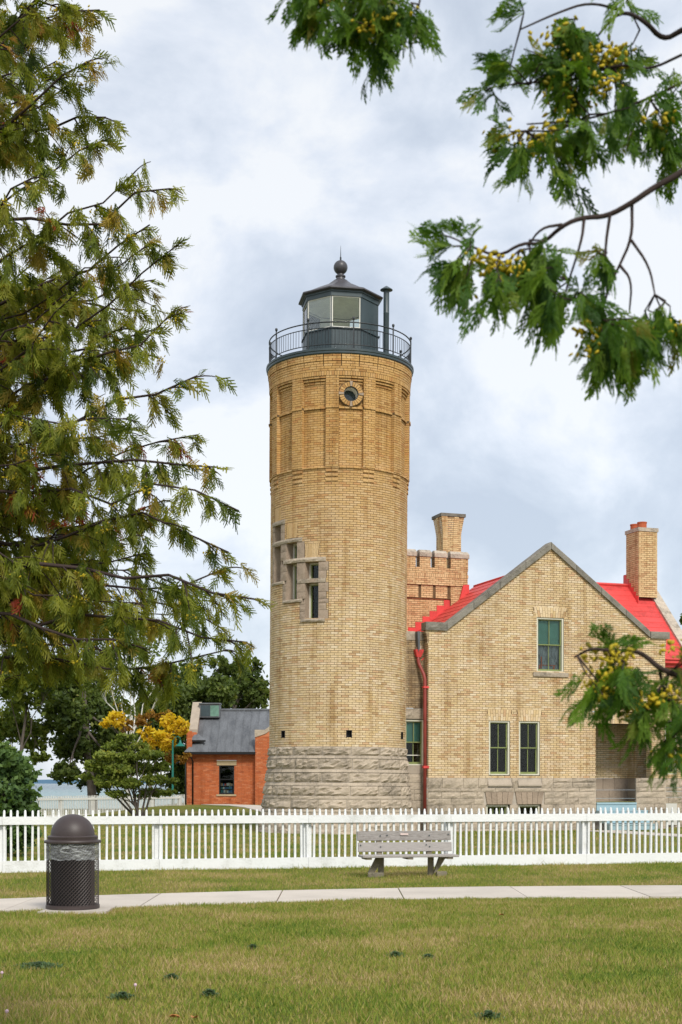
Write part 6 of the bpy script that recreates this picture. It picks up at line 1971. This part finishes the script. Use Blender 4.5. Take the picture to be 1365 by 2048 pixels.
# near cedar whose bough ends hang into the picture from the right and above
nt_ = thing('cedar_tree', 'near white cedar whose blurred bough ends with yellow seed cones hang in at the right', 'tree', (1.75, 2.3, 0))
nb_ = Vector((1.75, 2.3, 0))
m = MB(); limb(m, (0, 0, -.3), (.15, .1, 7.0), .2, .09, .03, 10, 8, sides=10); m.build('trunk', M_BARKR, nt_, smooth='all')
random.seed(29)
for gi, (cls, cns, brs) in enumerate(BOUGHS):
    bo = MB()
    first = Vector(brs[0][0])
    join = Vector((1.68, 2.28, first.z + (.5 if gi == 2 else -.12)))
    bo.tube([join - nb_, join.lerp(first, .5) - nb_ + Vector((0, 0, .03)), first - nb_], [.016, .008, .0046], 6, cap=False)
    for bi, br in enumerate(brs):
        pts = []
        for i, p in enumerate(br):
            p = Vector(p); p.y += .05 * noise.noise(Vector((i * .8, bi, gi)))
            pts.append(p)
        # smooth the polyline
        for _ in range(2):
            q = [pts[0]]
            for a, b in zip(pts[:-1], pts[1:]): q += [a.lerp(b, .25), a.lerp(b, .75)]
            q.append(pts[-1]); pts = q
        n = len(pts); r0, r1 = (.0044, .0014) if bi == 0 else (.0022, .0010)
        bo.tube([p - nb_ for p in pts], [r0 + (r1 - r0) * i / (n - 1) for i in range(n)], 6, cap=False)
    bps = [Vector(p) for br in brs for p in br]
    PP, DD, LL, SS, TT_ = [], [], [], [], []
    for (x, y, z, rx, rz, n, dx, dz) in cls:
        c = Vector((x, y, z))
        src = min(bps, key=lambda p: (p - c).length)
        n = int(n * 1.4)
        ntw = max(2, n // 7)
        for w in range(ntw):
            e = c + Vector((random.gauss(0, rx * .55), random.gauss(0, .045), random.gauss(0, rz * .5)))
            mid = src.lerp(e, .5) + Vector((random.gauss(0, .006), random.gauss(0, .008), random.gauss(0, .006)))
            tw = [src, mid, e]
            bo.tube([q - nb_ for q in tw], [.0014, .0011, .0008], 4, cap=False)
            for i in range(math.ceil(n / ntw)):
                g = random.uniform(.45, 1.0)
                p = mid.lerp(e, g * 2 - 1) if g > .5 else src.lerp(mid, g * 2)
                PP.append(p - nb_)
                td = (e - src).normalized() if (e - src).length > .005 else Vector((0, 0, -1))
                DD.append((dx * .8 + td.x * .5 + random.gauss(0, .5), random.gauss(0, .5), -dz * .8 + td.z * .5 + random.gauss(0, .42)))
                LL.append((random.gauss(0, 1), random.gauss(0, .5), random.gauss(0, 1)))
                SS.append(random.uniform(.026, .050)); TT_.append(min(.9, max(.02, random.gauss(.42, .22))))
    bough = bo.build('bough', M_TWIG, nt_, smooth='all')
    Vs, Fs, Ts, off = [], [], [], 0
    PP, DD, LL, SS, TT_ = np.array([tuple(p) for p in PP]), np.array(DD), np.array(LL), np.array(SS), np.array(TT_)
    for q in range(5):
        v, f, T = sprays(TNS[q], PP[q::5], DD[q::5], LL[q::5], SS[q::5], TT_[q::5], .3, 50 + gi * 7 + q)
        Vs.append(v); Fs.append(f + off); Ts.append(T); off += len(v)
    np_mesh('sprays', np.concatenate(Vs), np.concatenate(Fs), M_CEDARN, bough, np.concatenate(Ts))
    v, f, T = cones([(x - nb_.x, y - nb_.y, z - nb_.z, rx, rz, n) for x, y, z, rx, rz, n in cns], .0082, 70 + gi, .03)
    np_mesh('seed_cones', v, f, M_CONES, bough, T)['kind'] = 'stuff'

# ================================================================= weeds in the lawn
weeds = [(-2.62, 12.3, .30, 'spreading dark weed patch at the left side of the lawn'), (-1.62, 10.5, .13, 'small dark weed beside a pale clover flower low in the lawn'),
         (-.98, 10.6, .10, 'small blue green weed tuft in the middle of the lower lawn'), (-1.37, 11.5, .08, 'tiny flat dark weed halfway up the lawn left of centre'),
         (-.84, 13.6, .07, 'tiny dark weed below the walk left of the bench'), (.78, 12.8, .09, 'dark round weed tuft in the lawn below the bench'),
         (1.0, 9.6, .12, 'dark weed tuft at the very bottom edge right of centre'), (.50, 13.0, .10, 'flat faded weed left of the dark round tuft')]
r = np.random.default_rng(4)
for (x, y, s, lab) in weeds:
    n = int(170 * (s / .12) ** 1.3)
    a = r.uniform(0, 2 * pi, n); rr = s * np.abs(r.normal(0, .34, n)); h = r.uniform(.02, .055, n) * (1.2 - .6 * rr / s)
    cx, cy = np.cos(a) * rr, np.sin(a) * rr * .8
    h = np.maximum(h, .008)
    la = r.uniform(0, 2 * pi, n); ln = r.uniform(.02, .045, n); w = .008
    v = np.stack([np.stack([cx, cy, h * .3], 1), np.stack([cx + np.cos(la) * ln * .5 - np.sin(la) * w, cy + np.sin(la) * ln * .5 + np.cos(la) * w, h], 1),
                  np.stack([cx + np.cos(la) * ln, cy + np.sin(la) * ln, h * .8], 1), np.stack([cx + np.cos(la) * ln * .5 + np.sin(la) * w, cy + np.sin(la) * ln * .5 - np.cos(la) * w, h], 1)], 1)
    o = np_mesh('weed', v.reshape(-1, 3), np.arange(4 * n).reshape(-1, 4), M_WEED, None, r.uniform(.1, .8, n))
    o.location = (x, y, ground_z(x, y)); tag(o, lab, 'weed', 'weeds in the lawn')

# fallen leaves and clover heads
M_FALL = plain('fallen_leaf_brown', (0.42, 0.16, 0.05), 0.7)
M_CLOV = plain('pale_pink_clover', (0.60, 0.42, 0.50), 0.7)
for (x, y, a, lab) in [(-1.12, 9.52, .3, 'curled orange brown fallen leaf at the bottom edge of the lawn'), (-.98, 9.48, 1.4, 'darker fallen leaf just right of the curled orange one'),
                       (1.9, 16.9, .9, 'small brown fallen leaf on the lawn below the walk at the right')]:
    m = MB()
    P = [(-.045, 0, .03), (-.02, .022, .045), (.02, .024, .05), (.05, 0, .035), (.02, -.024, .045), (-.02, -.022, .05)]
    m.raw(P + [(0, 0, .03)], [(i_, (i_ + 1) % 6, 6) for i_ in range(6)])
    o = m.build('fallen_leaf', M_FALL); o.location = (x, y, ground_z(x, y)); o.rotation_euler = (0, .2, a); tag(o, lab, 'leaf', 'fallen leaves on the lawn')
for (x, y, lab) in [(-1.57, 10.86, 'pink clover head above the small dark weed in the lawn'), (-2.26, 9.62, 'pink clover head in the bottom corner of the lawn'), (-2.77, 11.62, 'pink clover head at the edge of the spreading weed patch')]:
    m = MB(); m.tube([(0, 0, 0), (0, 0, .05)], .0015, 4); m.lathe([(0, .045), (.010, .05), (.013, .06), (.008, .07), (0, .073)], 8)
    o = m.build('clover_flower', M_CLOV); o.location = (x, y, ground_z(x, y)); tag(o, lab, 'flower', 'clover flowers in the lawn')

nt = sum(len(o.data.polygons) for o in bpy.data.objects if o.type == 'MESH')
print('faces', nt, 'objects', len(bpy.data.objects))
